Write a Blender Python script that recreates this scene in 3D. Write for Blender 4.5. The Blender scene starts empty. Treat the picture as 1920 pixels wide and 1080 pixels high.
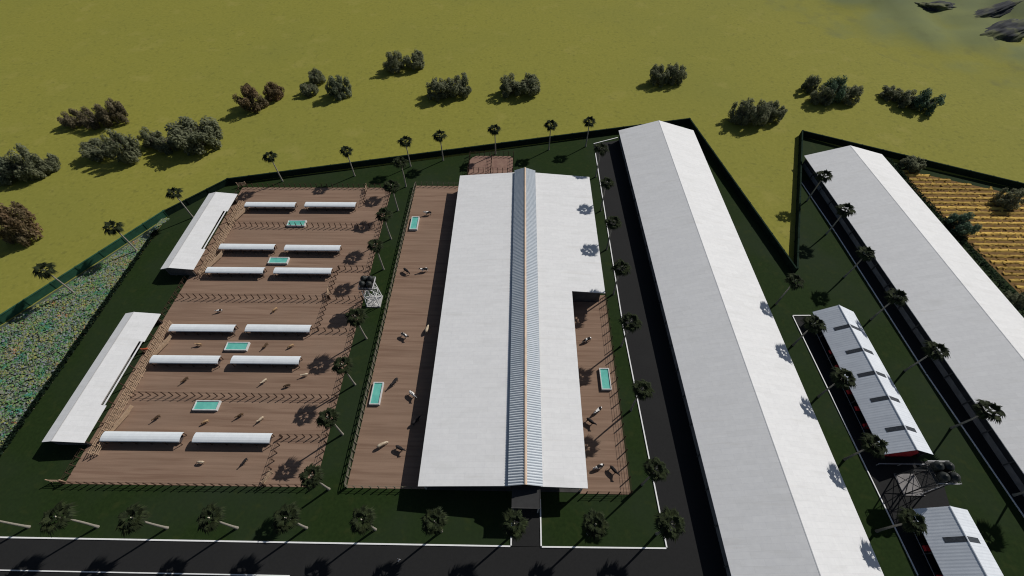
import bpy, bmesh, math, random
from mathutils import Vector, Matrix, noise as mnoise

R = math.radians
C = bpy.context.scene
COL = C.collection
random.seed(7)
SUN_AZ, SUN_EL = 38.5, 38.6          # degrees: from +X towards +Y, and above the horizon

# ------------------------------------------------------------------ materials
def mat(name, col, rough=0.8, var=0.0, scale=1.0, col2=None, stretch=(1, 1, 1), space='pos', spec=0.3,
        island=0.0, bump=0.0, detail=4, metallic=0.0, lo=0.3, hi=0.7):
    m = bpy.data.materials.new(name); m.use_nodes = True
    nt = m.node_tree; N = nt.nodes; L = nt.links
    b = N['Principled BSDF']
    b.inputs['Roughness'].default_value = rough
    b.inputs['Specular IOR Level'].default_value = spec
    b.inputs['Metallic'].default_value = metallic
    c1 = (*col, 1)
    if col2 is None:
        col2 = tuple(max(0, c * (1 - var)) for c in col); c1 = (*[c * (1 + var) for c in col], 1)
    if space == 'pos':
        g = N.new('ShaderNodeNewGeometry'); src = g.outputs['Position']
    else:
        g = N.new('ShaderNodeTexCoord'); src = g.outputs['Object']
    mp = N.new('ShaderNodeMapping'); mp.inputs['Scale'].default_value = stretch
    L.new(src, mp.inputs['Vector'])
    nz = N.new('ShaderNodeTexNoise'); nz.inputs['Scale'].default_value = scale
    nz.inputs['Detail'].default_value = detail; nz.inputs['Roughness'].default_value = 0.6
    L.new(mp.outputs['Vector'], nz.inputs['Vector'])
    rp = N.new('ShaderNodeValToRGB')
    rp.color_ramp.elements[0].position = lo; rp.color_ramp.elements[0].color = (*col2, 1)
    rp.color_ramp.elements[1].position = hi; rp.color_ramp.elements[1].color = c1
    L.new(nz.outputs['Fac'], rp.inputs['Fac'])
    out = rp.outputs['Color']
    if island:
        ge = N.new('ShaderNodeNewGeometry')
        hs = N.new('ShaderNodeHueSaturation')
        mr = N.new('ShaderNodeMapRange'); mr.inputs['To Min'].default_value = 1 - island; mr.inputs['To Max'].default_value = 1 + island
        L.new(ge.outputs['Random Per Island'], mr.inputs['Value']); L.new(mr.outputs['Result'], hs.inputs['Value'])
        L.new(out, hs.inputs['Color']); out = hs.outputs['Color']
    L.new(out, b.inputs['Base Color'])
    if bump:
        bp = N.new('ShaderNodeBump'); bp.inputs['Strength'].default_value = bump
        L.new(nz.outputs['Fac'], bp.inputs['Height']); L.new(bp.outputs['Normal'], b.inputs['Normal'])
    m['out'] = 1
    return m

def mix_over(m, col, fac_scale, lo, hi, stretch=(1, 1, 1), amount=1.0, detail=3, space='pos'):
    """A second, larger pattern of another colour over the base colour of m."""
    nt = m.node_tree; N = nt.nodes; L = nt.links; b = N['Principled BSDF']
    old = b.inputs['Base Color'].links[0].from_socket
    if space == 'pos':
        g = N.new('ShaderNodeNewGeometry'); src = g.outputs['Position']
    else:
        g = N.new('ShaderNodeTexCoord'); src = g.outputs['Object']
    mp = N.new('ShaderNodeMapping'); mp.inputs['Scale'].default_value = stretch
    mp.inputs['Location'].default_value = (13.1, 7.7, 3.3); L.new(src, mp.inputs['Vector'])
    nz = N.new('ShaderNodeTexNoise'); nz.inputs['Scale'].default_value = fac_scale; nz.inputs['Detail'].default_value = detail
    L.new(mp.outputs['Vector'], nz.inputs['Vector'])
    mr = N.new('ShaderNodeMapRange'); mr.inputs['From Min'].default_value = lo; mr.inputs['From Max'].default_value = hi
    mr.inputs['To Max'].default_value = amount; L.new(nz.outputs['Fac'], mr.inputs['Value'])
    mx = N.new('ShaderNodeMix'); mx.data_type = 'RGBA'
    L.new(mr.outputs['Result'], mx.inputs[0]); L.new(old, mx.inputs[6]); mx.inputs[7].default_value = (*col, 1)
    L.new(mx.outputs[2], b.inputs['Base Color'])
    return m

M = {}
M['field'] = mat('field grass', (0.272, 0.258, 0.050), 0.95, scale=0.9, col2=(0.222, 0.214, 0.038), detail=8, spec=0.1)
mix_over(M['field'], (0.200, 0.205, 0.045), 0.018, 0.45, 0.75, amount=0.55, detail=4)
mix_over(M['field'], (0.330, 0.290, 0.080), 0.11, 0.58, 0.72, amount=0.35, detail=5)
mix_over(M['field'], (0.150, 0.150, 0.034), 0.75, 0.56, 0.74, amount=0.6, detail=6)
mix_over(M['field'], (0.350, 0.315, 0.090), 1.7, 0.60, 0.72, amount=0.30, detail=4)
M['hill'] = mat('hillside grass', (0.272, 0.258, 0.050), 0.95, scale=0.9, col2=(0.222, 0.214, 0.038), detail=8, spec=0.1)
mix_over(M['hill'], (0.200, 0.205, 0.045), 0.018, 0.45, 0.75, amount=0.55, detail=4)
def by_height(m, col, z0, z1, amount):
    nt = m.node_tree; N = nt.nodes; L = nt.links; b = N['Principled BSDF']; old = b.inputs['Base Color'].links[0].from_socket
    g = N.new('ShaderNodeNewGeometry'); sp = N.new('ShaderNodeSeparateXYZ'); L.new(g.outputs['Position'], sp.inputs[0])
    nz = N.new('ShaderNodeTexNoise'); nz.inputs['Scale'].default_value = 0.045; nz.inputs['Detail'].default_value = 7; L.new(g.outputs['Position'], nz.inputs['Vector'])
    ma = N.new('ShaderNodeMath'); ma.operation = 'MULTIPLY_ADD'; ma.inputs[1].default_value = (z1 - z0) * 2.4; L.new(nz.outputs['Fac'], ma.inputs[0])
    ma2 = N.new('ShaderNodeMath'); ma2.operation = 'SUBTRACT'; ma2.inputs[1].default_value = (z1 - z0) * 1.2; L.new(sp.outputs['Z'], ma2.inputs[0]); L.new(ma2.outputs[0], ma.inputs[2])
    mr = N.new('ShaderNodeMapRange'); mr.inputs['From Min'].default_value = z0; mr.inputs['From Max'].default_value = z1; mr.inputs['To Max'].default_value = amount
    L.new(ma.outputs[0], mr.inputs['Value']); mx = N.new('ShaderNodeMix'); mx.data_type = 'RGBA'
    L.new(mr.outputs['Result'], mx.inputs[0]); L.new(old, mx.inputs[6]); mx.inputs[7].default_value = (*col, 1); L.new(mx.outputs[2], b.inputs['Base Color'])
by_height(M['hill'], (0.180, 0.205, 0.085), 0.1, 1.6, 0.85)
by_height(M['hill'], (0.135, 0.160, 0.080), 1.5, 4.5, 0.7)
mix_over(M['hill'], (0.130, 0.135, 0.060), 0.16, 0.55, 0.75, amount=0.4, detail=8)
M['lawn'] = mat('mown lawn', (0.0200, 0.0370, 0.0090), 0.95, scale=1.6, col2=(0.0130, 0.0255, 0.0062), detail=8, spec=0.1)
mix_over(M['lawn'], (0.023, 0.034, 0.018), 0.06, 0.42, 0.7, amount=0.7, detail=4)
mix_over(M['lawn'], (0.034, 0.044, 0.012), 0.55, 0.56, 0.74, amount=0.5, detail=6)
M['asphalt'] = mat('asphalt', (0.0205, 0.0205, 0.0205), 0.92, scale=2.5, col2=(0.0165, 0.0165, 0.0165), detail=8, spec=0.2)
mix_over(M['asphalt'], (0.0240, 0.0240, 0.0235), 0.12, 0.5, 0.75, amount=0.6, detail=5)
M['kerb'] = mat('painted kerb', (0.82, 0.82, 0.80), 0.7, var=0.06, scale=1.5)
M['dirt'] = mat('paddock dirt', (0.278, 0.186, 0.132), 0.95, scale=1.1, col2=(0.215, 0.140, 0.098), stretch=(0.05, 1.0, 1), detail=6, spec=0.1, lo=0.36, hi=0.62)
mix_over(M['dirt'], (0.180, 0.110, 0.076), 1.9, 0.56, 0.66, stretch=(0.035, 1.0, 1), amount=0.6, detail=2)
mix_over(M['dirt'], (0.240, 0.165, 0.118), 0.14, 0.5, 0.7, amount=0.5, detail=6)
M['pinkdirt'] = mat('reddish yard dirt', (0.300, 0.195, 0.145), 0.95, scale=0.5, col2=(0.200, 0.115, 0.092), detail=6, spec=0.1)
M['soil'] = mat('field soil', (0.215, 0.128, 0.045), 0.95, scale=1.2, col2=(0.140, 0.080, 0.030), detail=6, spec=0.1)
M['bed'] = mat('garden bed soil', (0.090, 0.115, 0.080), 0.95, scale=0.8, col2=(0.060, 0.080, 0.058), detail=6, spec=0.1)
M['concrete'] = mat('concrete', (0.42, 0.41, 0.39), 0.9, var=0.12, scale=1.2)
M['darkconcrete'] = mat('dark concrete floor', (0.050, 0.048, 0.046), 0.9, var=0.2, scale=0.8)
M['roof'] = mat('white sheet roof', (0.80, 0.80, 0.79), 0.75, scale=1.2, col2=(0.74, 0.74, 0.735), detail=7, spec=0.25)
mix_over(M['roof'], (0.66, 0.66, 0.64), 0.35, 0.55, 0.78, stretch=(0.35, 1.6, 1), amount=0.5, detail=6)
def panelled(m, w_, h_, dark, seam=0.012):
    """sheet joints and slightly different sheets, laid out on the roof itself"""
    nt = m.node_tree; N = nt.nodes; L = nt.links; b = N['Principled BSDF']; old = b.inputs['Base Color'].links[0].from_socket
    tc = N.new('ShaderNodeTexCoord'); br = N.new('ShaderNodeTexBrick')
    br.inputs['Color1'].default_value = (1, 1, 1, 1); br.inputs['Color2'].default_value = (dark, dark, dark, 1)
    br.inputs['Mortar'].default_value = (dark - .16, dark - .16, dark - .15, 1)
    br.inputs['Scale'].default_value = 1.0; br.inputs['Mortar Size'].default_value = seam; br.inputs['Brick Width'].default_value = w_; br.inputs['Row Height'].default_value = h_
    br.inputs['Mortar Smooth'].default_value = 0.3; L.new(tc.outputs['Object'], br.inputs['Vector'])
    mx = N.new('ShaderNodeMix'); mx.data_type = 'RGBA'; mx.blend_type = 'MULTIPLY'; mx.inputs[0].default_value = 1.0
    L.new(old, mx.inputs[6]); L.new(br.outputs['Color'], mx.inputs[7]); L.new(mx.outputs[2], b.inputs['Base Color'])
    return m
panelled(M['roof'], 3.6, 1.05, 0.955)
mix_over(M['roof'], (0.60, 0.58, 0.54), 0.5, 0.60, 0.80, stretch=(0.12, 2.2, 1), amount=0.4, detail=5, space='obj')
M['metalroof'] = mat('blue grey metal roof', (0.74, 0.78, 0.82), 0.65, scale=0.7, col2=(0.66, 0.70, 0.745), detail=5, spec=0.4)
M['monroof'] = mat('corrugated ridge sheet', (0.60, 0.64, 0.675), 0.55, scale=0.6, col2=(0.52, 0.57, 0.61), detail=4, spec=0.4)
M['ridgecap'] = mat('tan ridge cap', (0.62, 0.47, 0.35), 0.7, var=0.15, scale=1.0)
M['capwhite'] = mat('grey ridge flashing', (0.50, 0.49, 0.48), 0.7, var=0.1, scale=1.0)
M['skylight'] = mat('dark skylight sheet', (0.052, 0.060, 0.070), 0.7, var=0.35, scale=3.0, spec=0.15)
M['wall'] = mat('grey barn wall', (0.085, 0.082, 0.080), 0.9, var=0.25, scale=0.8)
M['lowwall'] = mat('concrete side wall', (0.22, 0.21, 0.205), 0.9, var=0.2, scale=0.7)
M['curtain'] = mat('dark curtain wall', (0.030, 0.030, 0.034), 0.85, var=0.3, scale=0.5)
M['perim'] = mat('dark green boundary wall', (0.012, 0.024, 0.016), 0.95, var=0.3, scale=0.8, spec=0.05)
M['gardenwall'] = mat('green garden wall', (0.018, 0.075, 0.042), 0.8, var=0.3, scale=0.7)
M['steel'] = mat('galvanised steel', (0.40, 0.40, 0.41), 0.5, var=0.1, scale=2.0, metallic=0.2)
M['whitesteel'] = mat('white painted steel', (0.78, 0.78, 0.77), 0.5, var=0.06, scale=2.0)
M['canopy'] = mat('grey canopy felt', (0.036, 0.036, 0.036), 0.9, var=0.1, scale=1.5)
M['darksteel'] = mat('dark painted steel', (0.045, 0.045, 0.045), 0.6, var=0.2, scale=2.0)
M['tank'] = mat('black plastic tank', (0.020, 0.023, 0.021), 0.5, var=0.2, scale=1.5)
M['shelter'] = mat('white shelter sheet', (0.72, 0.76, 0.78), 0.55, var=0.05, scale=0.8, spec=0.4)
M['darkwood'] = mat('dark brown timber', (0.060, 0.034, 0.022), 0.9, var=0.3, scale=3.0, space='obj')
M['greywood'] = mat('grey weathered timber', (0.150, 0.140, 0.100), 0.9, var=0.3, scale=3.0, space='obj')
M['tanwood'] = mat('tan timber', (0.42, 0.30, 0.20), 0.9, var=0.25, scale=3.0, space='obj')
M['bunk'] = mat('feed bunk', (0.085, 0.065, 0.060), 0.9, var=0.25, scale=1.5)
M['rim'] = mat('trough concrete', (0.66, 0.67, 0.66), 0.85, scale=1.5, col2=(0.50, 0.50, 0.48), detail=6)
M['water'] = mat('turquoise water', (0.175, 0.555, 0.455), 0.12, scale=0.9, col2=(0.110, 0.43, 0.37), detail=5, spec=0.5, bump=0.08)
M['trunk'] = mat('pale palm bark', (0.29, 0.265, 0.22), 0.95, var=0.25, scale=2.5, space='obj', stretch=(1, 1, 4))
M['palmleaf'] = mat('palm frond green', (0.029, 0.038, 0.014), 0.8, scale=1.2, col2=(0.011, 0.016, 0.008), space='obj', island=0.55, spec=0.10)
M['palmheart'] = mat('pale palm heart', (0.62, 0.58, 0.45), 0.8, var=0.1, scale=3.0, space='obj')
M['bark'] = mat('tree bark', (0.20, 0.17, 0.14), 0.95, var=0.3, scale=2.0, space='obj')
def leafmat(name, a, b, isl=0.45):
    m = mat(name, a, 0.8, scale=0.6, col2=b, space='obj', island=isl, spec=0.15, detail=3)
    nt = m.node_tree; b_ = nt.nodes['Principled BSDF']; out = nt.nodes['Material Output']          # leaves let some light through
    tr = nt.nodes.new('ShaderNodeBsdfTranslucent'); mx = nt.nodes.new('ShaderNodeMixShader'); mx.inputs[0].default_value = 0.48
    nt.links.new(b_.inputs['Base Color'].links[0].from_socket, tr.inputs['Color'])
    nt.links.new(b_.outputs[0], mx.inputs[1]); nt.links.new(tr.outputs[0], mx.inputs[2]); nt.links.new(mx.outputs[0], out.inputs['Surface'])
    return m
M['leaf0'] = leafmat('grey green leaves', (0.265, 0.275, 0.165), (0.150, 0.165, 0.098))
M['leaf1'] = leafmat('brownish leaves', (0.255, 0.215, 0.132), (0.145, 0.125, 0.078))
M['leaf2'] = leafmat('deep green leaves', (0.215, 0.240, 0.155), (0.115, 0.138, 0.088))
M['leaf3'] = leafmat('rusty leaves', (0.270, 0.160, 0.090), (0.125, 0.120, 0.068), 0.6)
M['leaf4'] = leafmat('teal green leaves', (0.150, 0.225, 0.140), (0.085, 0.138, 0.090))
M['hedgeleaf'] = leafmat('hedge leaves', (0.018, 0.036, 0.019), (0.010, 0.022, 0.012))
M['rock'] = mat('dark slate rock', (0.062, 0.065, 0.068), 0.9, scale=0.3, col2=(0.024, 0.027, 0.033), detail=10, bump=1.0, stretch=(0.4, 1.6, 2.5), spec=0.1)
mix_over(M['rock'], (0.165, 0.175, 0.075), 0.12, 0.44, 0.60, amount=0.85, detail=7)
M['wheat'] = mat('golden crop', (0.60, 0.405, 0.095), 0.9, scale=0.5, col2=(0.43, 0.27, 0.065), island=0.35, spec=0.1)
M['red'] = mat('red tractor paint', (0.55, 0.022, 0.030), 0.4, var=0.1, scale=2.0, space='obj', spec=0.5)
M['blue'] = mat('blue tractor cab', (0.060, 0.11, 0.20), 0.4, var=0.15, scale=2.0, space='obj', spec=0.5)
M['tyre'] = mat('tyre rubber', (0.012, 0.012, 0.012), 0.9, var=0.2, scale=3.0, space='obj')
M['hub'] = mat('pale wheel hub', (0.55, 0.50, 0.38), 0.6, var=0.1, scale=3.0, space='obj')
def cowmat(name, a, b, lo, hi, sc=1.3):
    m = mat(name, a, 0.85, scale=sc, col2=b, space='obj', detail=1.5, lo=lo, hi=hi, spec=0.2)
    nt = m.node_tree                                  # every animal gets its own patches
    oi = nt.nodes.new('ShaderNodeObjectInfo'); cx = nt.nodes.new('ShaderNodeCombineXYZ'); mu = nt.nodes.new('ShaderNodeMath')
    mu.operation = 'MULTIPLY'; mu.inputs[1].default_value = 37.0
    nt.links.new(oi.outputs['Random'], mu.inputs[0])
    for k in range(3): nt.links.new(mu.outputs[0], cx.inputs[k])
    mp = [n for n in nt.nodes if n.type == 'MAPPING'][0]
    nt.links.new(cx.outputs[0], mp.inputs['Location'])
    return m
M['cow0'] = cowmat('black and white hide', (0.78, 0.76, 0.72), (0.012, 0.011, 0.012), 0.49, 0.51)
M['cow1'] = cowmat('tan hide', (0.46, 0.31, 0.17), (0.34, 0.21, 0.11), 0.35, 0.65)
M['cow2'] = cowmat('brown hide', (0.11, 0.066, 0.034), (0.055, 0.034, 0.020), 0.35, 0.65)
M['cow3'] = cowmat('black hide', (0.030, 0.026, 0.027), (0.014, 0.013, 0.014), 0.35, 0.65)
M['cow4'] = cowmat('cream hide', (0.60, 0.51, 0.38), (0.46, 0.36, 0.25), 0.35, 0.65)
M['cow5'] = cowmat('reddish hide', (0.50, 0.11, 0.050), (0.32, 0.075, 0.035), 0.35, 0.65)
M['skin'] = mat('skin', (0.36, 0.21, 0.14), 0.7, var=0.05, scale=6, space='obj')
M['shirt'] = mat('white cloth', (0.82, 0.82, 0.80), 0.9, var=0.04, scale=8, space='obj')
M['trousers'] = mat('grey cloth', (0.30, 0.30, 0.31), 0.9, var=0.08, scale=8, space='obj')
M['hair'] = mat('dark hair', (0.02, 0.016, 0.013), 0.7, var=0.2, scale=12, space='obj')

def garden_mat():
    m = bpy.data.materials.new('flower bed plants'); m.use_nodes = True
    nt = m.node_tree; N = nt.nodes; L = nt.links; b = N['Principled BSDF']
    b.inputs['Roughness'].default_value = 0.85; b.inputs['Specular IOR Level'].default_value = 0.15
    g = N.new('ShaderNodeNewGeometry'); rp = N.new('ShaderNodeValToRGB'); cr = rp.color_ramp; cr.interpolation = 'CONSTANT'
    pts = [(0, (0.045, 0.150, 0.100)), (0.18, (0.070, 0.150, 0.055)), (0.32, (0.140, 0.155, 0.165)), (0.43, (0.095, 0.165, 0.055)),
           (0.55, (0.155, 0.168, 0.125)), (0.66, (0.175, 0.185, 0.055)), (0.79, (0.150, 0.155, 0.130)), (0.88, (0.290, 0.130, 0.060))]
    pts = [(p, tuple(v * 1.28 for v in c)) for p, c in pts]
    cr.elements[0].position = 0; cr.elements[0].color = (*pts[0][1], 1)
    cr.elements[1].position = pts[1][0]; cr.elements[1].color = (*pts[1][1], 1)
    for p, c in pts[2:]:
        e = cr.elements.new(p); e.color = (*c, 1)
    nz = N.new('ShaderNodeTexNoise'); nz.inputs['Scale'].default_value = 0.30; nz.inputs['Detail'].default_value = 5; L.new(g.outputs['Position'], nz.inputs['Vector'])
    mr = N.new('ShaderNodeMapRange'); mr.inputs['From Min'].default_value = 0.34; mr.inputs['From Max'].default_value = 0.66; L.new(nz.outputs['Fac'], mr.inputs['Value'])
    ma = N.new('ShaderNodeMath'); ma.operation = 'MULTIPLY_ADD'; ma.inputs[1].default_value = 0.46; L.new(g.outputs['Random Per Island'], ma.inputs[0])
    mb = N.new('ShaderNodeMath'); mb.operation = 'MULTIPLY'; mb.inputs[1].default_value = 0.54; L.new(mr.outputs['Result'], mb.inputs[0]); L.new(mb.outputs[0], ma.inputs[2])
    L.new(ma.outputs[0], rp.inputs['Fac']); L.new(rp.outputs['Color'], b.inputs['Base Color'])
    return m
M['plants'] = garden_mat()
panelled(M['metalroof'], 9.0, 1.0, 0.93, 0.02)

# ------------------------------------------------------------------ mesh building
class MB:
    """Collects faces and links them as ONE mesh object."""
    def __init__(s): s.v = []; s.f = []; s.mi = []
    def add(s, vs, fs, mi=0):
        o = len(s.v); s.v += [tuple(v) for v in vs]
        for f in fs: s.f.append(tuple(i + o for i in f)); s.mi.append(mi)
    def box(s, x0, y0, z0, x1, y1, z1, mi=0):
        s.add([(x0, y0, z0), (x1, y0, z0), (x1, y1, z0), (x0, y1, z0), (x0, y0, z1), (x1, y0, z1), (x1, y1, z1), (x0, y1, z1)],
              [(0, 3, 2, 1), (4, 5, 6, 7), (0, 1, 5, 4), (1, 2, 6, 5), (2, 3, 7, 6), (3, 0, 4, 7)], mi)
    def tube(s, p, q, r0, r1=None, n=8, mi=0, cap=True):
        r1 = r0 if r1 is None else r1
        p, q = Vector(p), Vector(q); d = (q - p).normalized()
        a = d.orthogonal().normalized(); b = d.cross(a)
        vs = []
        for c, r in ((p, r0), (q, r1)):
            for k in range(n):
                t = 2 * math.pi * k / n; vs.append(c + a * (r * math.cos(t)) + b * (r * math.sin(t)))
        fs = [(k, (k + 1) % n, n + (k + 1) % n, n + k) for k in range(n)]
        if cap: fs += [tuple(range(n - 1, -1, -1)), tuple(range(n, 2 * n))]
        s.add(vs, fs, mi)
    def bar(s, p, q, w, h, mi=0):
        """square bar from p to q, w wide and h deep"""
        p, q = Vector(p), Vector(q); d = (q - p).normalized()
        up = Vector((0, 0, 1)) if abs(d.z) < 0.9 else Vector((1, 0, 0))
        a = d.cross(up).normalized() * (w / 2); b = a.normalized().cross(d) * (h / 2)
        vs = [c + x for c in (p, q) for x in (a + b, a - b, -a - b, -a + b)]
        s.add(vs, [(0, 1, 2, 3), (7, 6, 5, 4), (0, 4, 5, 1), (1, 5, 6, 2), (2, 6, 7, 3), (3, 7, 4, 0)], mi)
    def prism(s, prof, y0, y1, mi=0):
        """closed profile of (x, z) swept along y"""
        n = len(prof)
        vs = [(x, y0, z) for x, z in prof] + [(x, y1, z) for x, z in prof]
        fs = [(k, (k + 1) % n, n + (k + 1) % n, n + k) for k in range(n)] + [tuple(range(n - 1, -1, -1)), tuple(range(n, 2 * n))]
        s.add(vs, fs, mi)
    def lathe(s, prof, n=16, c=(0, 0, 0), mi=0):
        vs = []; fs = []
        for r, z in prof:
            for k in range(n):
                t = 2 * math.pi * k / n; vs.append((c[0] + r * math.cos(t), c[1] + r * math.sin(t), c[2] + z))
        m = len(prof)
        for j in range(m - 1):
            for k in range(n):
                fs.append((j * n + k, j * n + (k + 1) % n, (j + 1) * n + (k + 1) % n, (j + 1) * n + k))
        fs.append(tuple(range(n - 1, -1, -1))); fs.append(tuple(range((m - 1) * n, m * n)))
        s.add(vs, fs, mi)
    def mesh(s, name, mats, smooth=False, fix=True):
        me = bpy.data.meshes.new(name); me.from_pydata(s.v, [], s.f)
        mats = mats if isinstance(mats, (list, tuple)) else [mats]
        for m in mats: me.materials.append(m)
        if len(mats) > 1: me.polygons.foreach_set('material_index', s.mi)
        if smooth: me.polygons.foreach_set('use_smooth', [True] * len(me.polygons))
        if fix:
            bm = bmesh.new(); bm.from_mesh(me); bmesh.ops.recalc_face_normals(bm, faces=bm.faces); bm.to_mesh(me); bm.free()
        me.update(); return me
    def build(s, name, mats, parent=None, smooth=False, loc=None, fix=True):
        return obj(name, s.mesh(name, mats, smooth, fix), parent, loc)

def obj(name, me, parent=None, loc=None, rz=0.0):
    o = bpy.data.objects.new(name, me); COL.objects.link(o)
    if parent: o.parent = parent
    if loc: o.location = loc
    if rz: o.rotation_euler.z = rz
    return o
def tag(o, label=None, cat=None, group=None, kind=None):
    if label: o['label'] = label
    if cat: o['category'] = cat
    if group: o['group'] = group
    if kind: o['kind'] = kind
    return o
def thing(name, label, cat, loc=(0, 0, 0), rz=0.0, group=None):
    o = bpy.data.objects.new(name, None); COL.objects.link(o); o.empty_display_size = 0.5
    o.location = loc; o.rotation_euler.z = rz
    return tag(o, label, cat, group)
def copy_tree(o, parent=None):
    c = o.copy(); COL.objects.link(c)
    if parent: c.parent = parent
    for ch in [x for x in o.children]: copy_tree(ch, c)
    return c
def sheet(name, pts, z, m, kind='structure'):
    b = MB(); b.add([(x, y, z) for x, y in pts], [tuple(range(len(pts)))])
    me = b.mesh(name, m, fix=False)
    if me.polygons[0].normal.z < 0: me.flip_normals()
    return tag(obj(name, me), kind=kind)
def skin_mesh(name, nodes, edges, m, sub=1):
    """one continuous surface grown over a skeleton: nodes = (x, y, z, rx, ry), root first"""
    me = bpy.data.meshes.new(name + ' skeleton'); me.from_pydata([n[:3] for n in nodes], edges, [])
    o = bpy.data.objects.new(name, me); COL.objects.link(o)
    mod = o.modifiers.new('skin', 'SKIN'); mod.use_smooth_shade = True
    for i, n in enumerate(nodes):
        sv = me.skin_vertices[0].data[i]; sv.radius = (n[3], n[4]); sv.use_root = (i == 0)
    if sub:
        ss = o.modifiers.new('sub', 'SUBSURF'); ss.levels = sub; ss.render_levels = sub
    dg = bpy.context.evaluated_depsgraph_get()
    out = bpy.data.meshes.new_from_object(o.evaluated_get(dg)); out.name = name
    bpy.data.objects.remove(o); bpy.data.meshes.remove(me)
    out.materials.clear(); out.materials.append(m)
    return out

# ------------------------------------------------------------------ camera, sun, sky
cam = bpy.data.cameras.new('camera'); co = bpy.data.objects.new('camera', cam); COL.objects.link(co)
cam.sensor_width = 36.0; cam.lens = 36.0 * 835.0 / 1920.0; cam.clip_start = 0.5; cam.clip_end = 6000
co.location = (0, 0, 90); co.rotation_euler = (math.pi / 2 - math.atan2(1098, 835), 0, 23 / math.hypot(1098, 835))
C.camera = co
sv = Vector((math.cos(R(SUN_AZ)) * math.cos(R(SUN_EL)), math.sin(R(SUN_AZ)) * math.cos(R(SUN_EL)), math.sin(R(SUN_EL))))
sun = bpy.data.lights.new('sun', 'SUN'); sun.energy = 4.3; sun.angle = R(0.5); sun.color = (1.0, 0.965, 0.92)
so = bpy.data.objects.new('sun', sun); COL.objects.link(so); so.location = (60, 40, 80)
so.rotation_euler = (-sv).to_track_quat('-Z', 'Y').to_euler()
w = bpy.data.worlds.new('World'); C.world = w; w.use_nodes = True
sky = w.node_tree.nodes.new('ShaderNodeTexSky'); sky.sky_type = 'NISHITA'; sky.sun_disc = False
sky.sun_elevation = R(SUN_EL); sky.sun_rotation = R(90 - SUN_AZ)
w.node_tree.links.new(sky.outputs[0], w.node_tree.nodes['Background'].inputs[0])
w.node_tree.nodes['Background'].inputs[1].default_value = 0.05
C.view_settings.view_transform = 'Standard'; C.view_settings.look = 'None'; C.view_settings.gamma = 1.0
C.view_settings.exposure = -0.27
C.cycles.filter_width = 1.1; C.cycles.max_bounces = 6; C.cycles.diffuse_bounces = 3; C.cycles.transmission_bounces = 4

# ------------------------------------------------------------------ ground
sheet('field', [(-1500, -600), (1500, -600), (1500, 2400), (-1500, 2400)], 0.0, M['field'])
LAWN = [(-102, -25), (190, -25), (190, 91.5), (154.2, 108.4), (119.3, 122.7), (96.5, 135.6), (72.0, 74.3), (59.7, 142.3), (34.7, 136.6), (-20.3, 122.3), (-88.6, 107.3), (-101.1, 93)]
sheet('lawn', LAWN, 0.03, M['lawn'])
sheet('road', [(-190, -25), (38, -25), (37.2, 11.35), (-190, 11.0)], 0.06, M['asphalt'])
sheet('road', [(27.0, 11.35), (37.2, 11.35), (36.0, 132.5), (25.4, 129.8), (25.5, 56)], 0.06, M['asphalt'])
sheet('driveway', [(-0.3, 11.2), (4.9, 11.25), (4.9, 19.6), (-0.3, 19.6)], 0.06, M['asphalt'])
sheet('road', [(95.2, -25), (99.5, -25), (97, 20), (93.5, 113), (87.6, 111.4), (89.1, 89.7), (90.8, 46), (93.1, 17.4)], 0.06, M['asphalt'])
sheet('yard', [(69.6, -25), (76, -25), (76, 17.0), (80.4, 18.2), (82.0, 24.2), (81, 26.6), (76, 29), (76, 61.2), (66.9, 61.1), (68.9, 8)], 0.06, M['asphalt'])
sheet('paddock', [(-85.4, 20.2), (-37.6, 20.4), (-38.5, 106.3), (-84.3, 105.7)], 0.07, M['dirt'])
sheet('cattle_yard', [(-31.6, 20.4), (-16.6, 20.4), (-16.6, 107.4), (-31.3, 107.4)], 0.07, M['dirt'])
sheet('cattle_yard', [(12.4, 20.1), (21.95, 20.1), (22.2, 66.5), (12.4, 66.5)], 0.07, M['dirt'])
sheet('cattle_yard', [(-15.7, 107.2), (-1.6, 107.2), (-1.6, 121.4), (-2.6, 122.6), (-13.6, 122.6), (-15.0, 121.6), (-15.7, 120.2)], 0.07, M['pinkdirt'])
sheet('garden_bed', [(-101.9, -25), (-101.2, 92.0), (-150, 8), (-168, -25)], 0.05, M['bed'])
sheet('crop_soil', [(121.6, 118.0), (154.5, 104.6), (190, 88), (190, 30), (132.5, 30), (126.8, 66), (121.0, 108)], 0.05, M['soil'])

def kerb(pts, w=0.24, h=0.15):
    b = MB()
    for p, q in zip(pts, pts[1:]):
        d = Vector((q[0] - p[0], q[1] - p[1], 0)).normalized() * (w * 0.499)
        b.bar(Vector((p[0], p[1], 0.06 + h / 2)) - d, Vector((q[0], q[1], 0.06 + h / 2)) + d * 0.99, w, h)
    return tag(b.build('kerb', M['kerb']), kind='structure')
kerb([(-190, 11.0), (-0.35, 11.25), (-0.35, 15.5)])
kerb([(4.95, 18.9), (4.95, 11.25), (27.0, 11.4), (25.5, 56), (25.4, 124.5)])
kerb([(25.4, 129.8), (33.8, 133.4)])
kerb([(-190, 6.2), (-38, 6.25)], 0.17)
kerb([(71.4, 61.2), (66.9, 61.1), (68.9, 8), (69.6, -25)], 0.2)
kerb([(87.6, 111.4), (89.1, 89.7), (90.8, 46), (93.1, 17.4), (95.2, -25)], 0.22)

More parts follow.
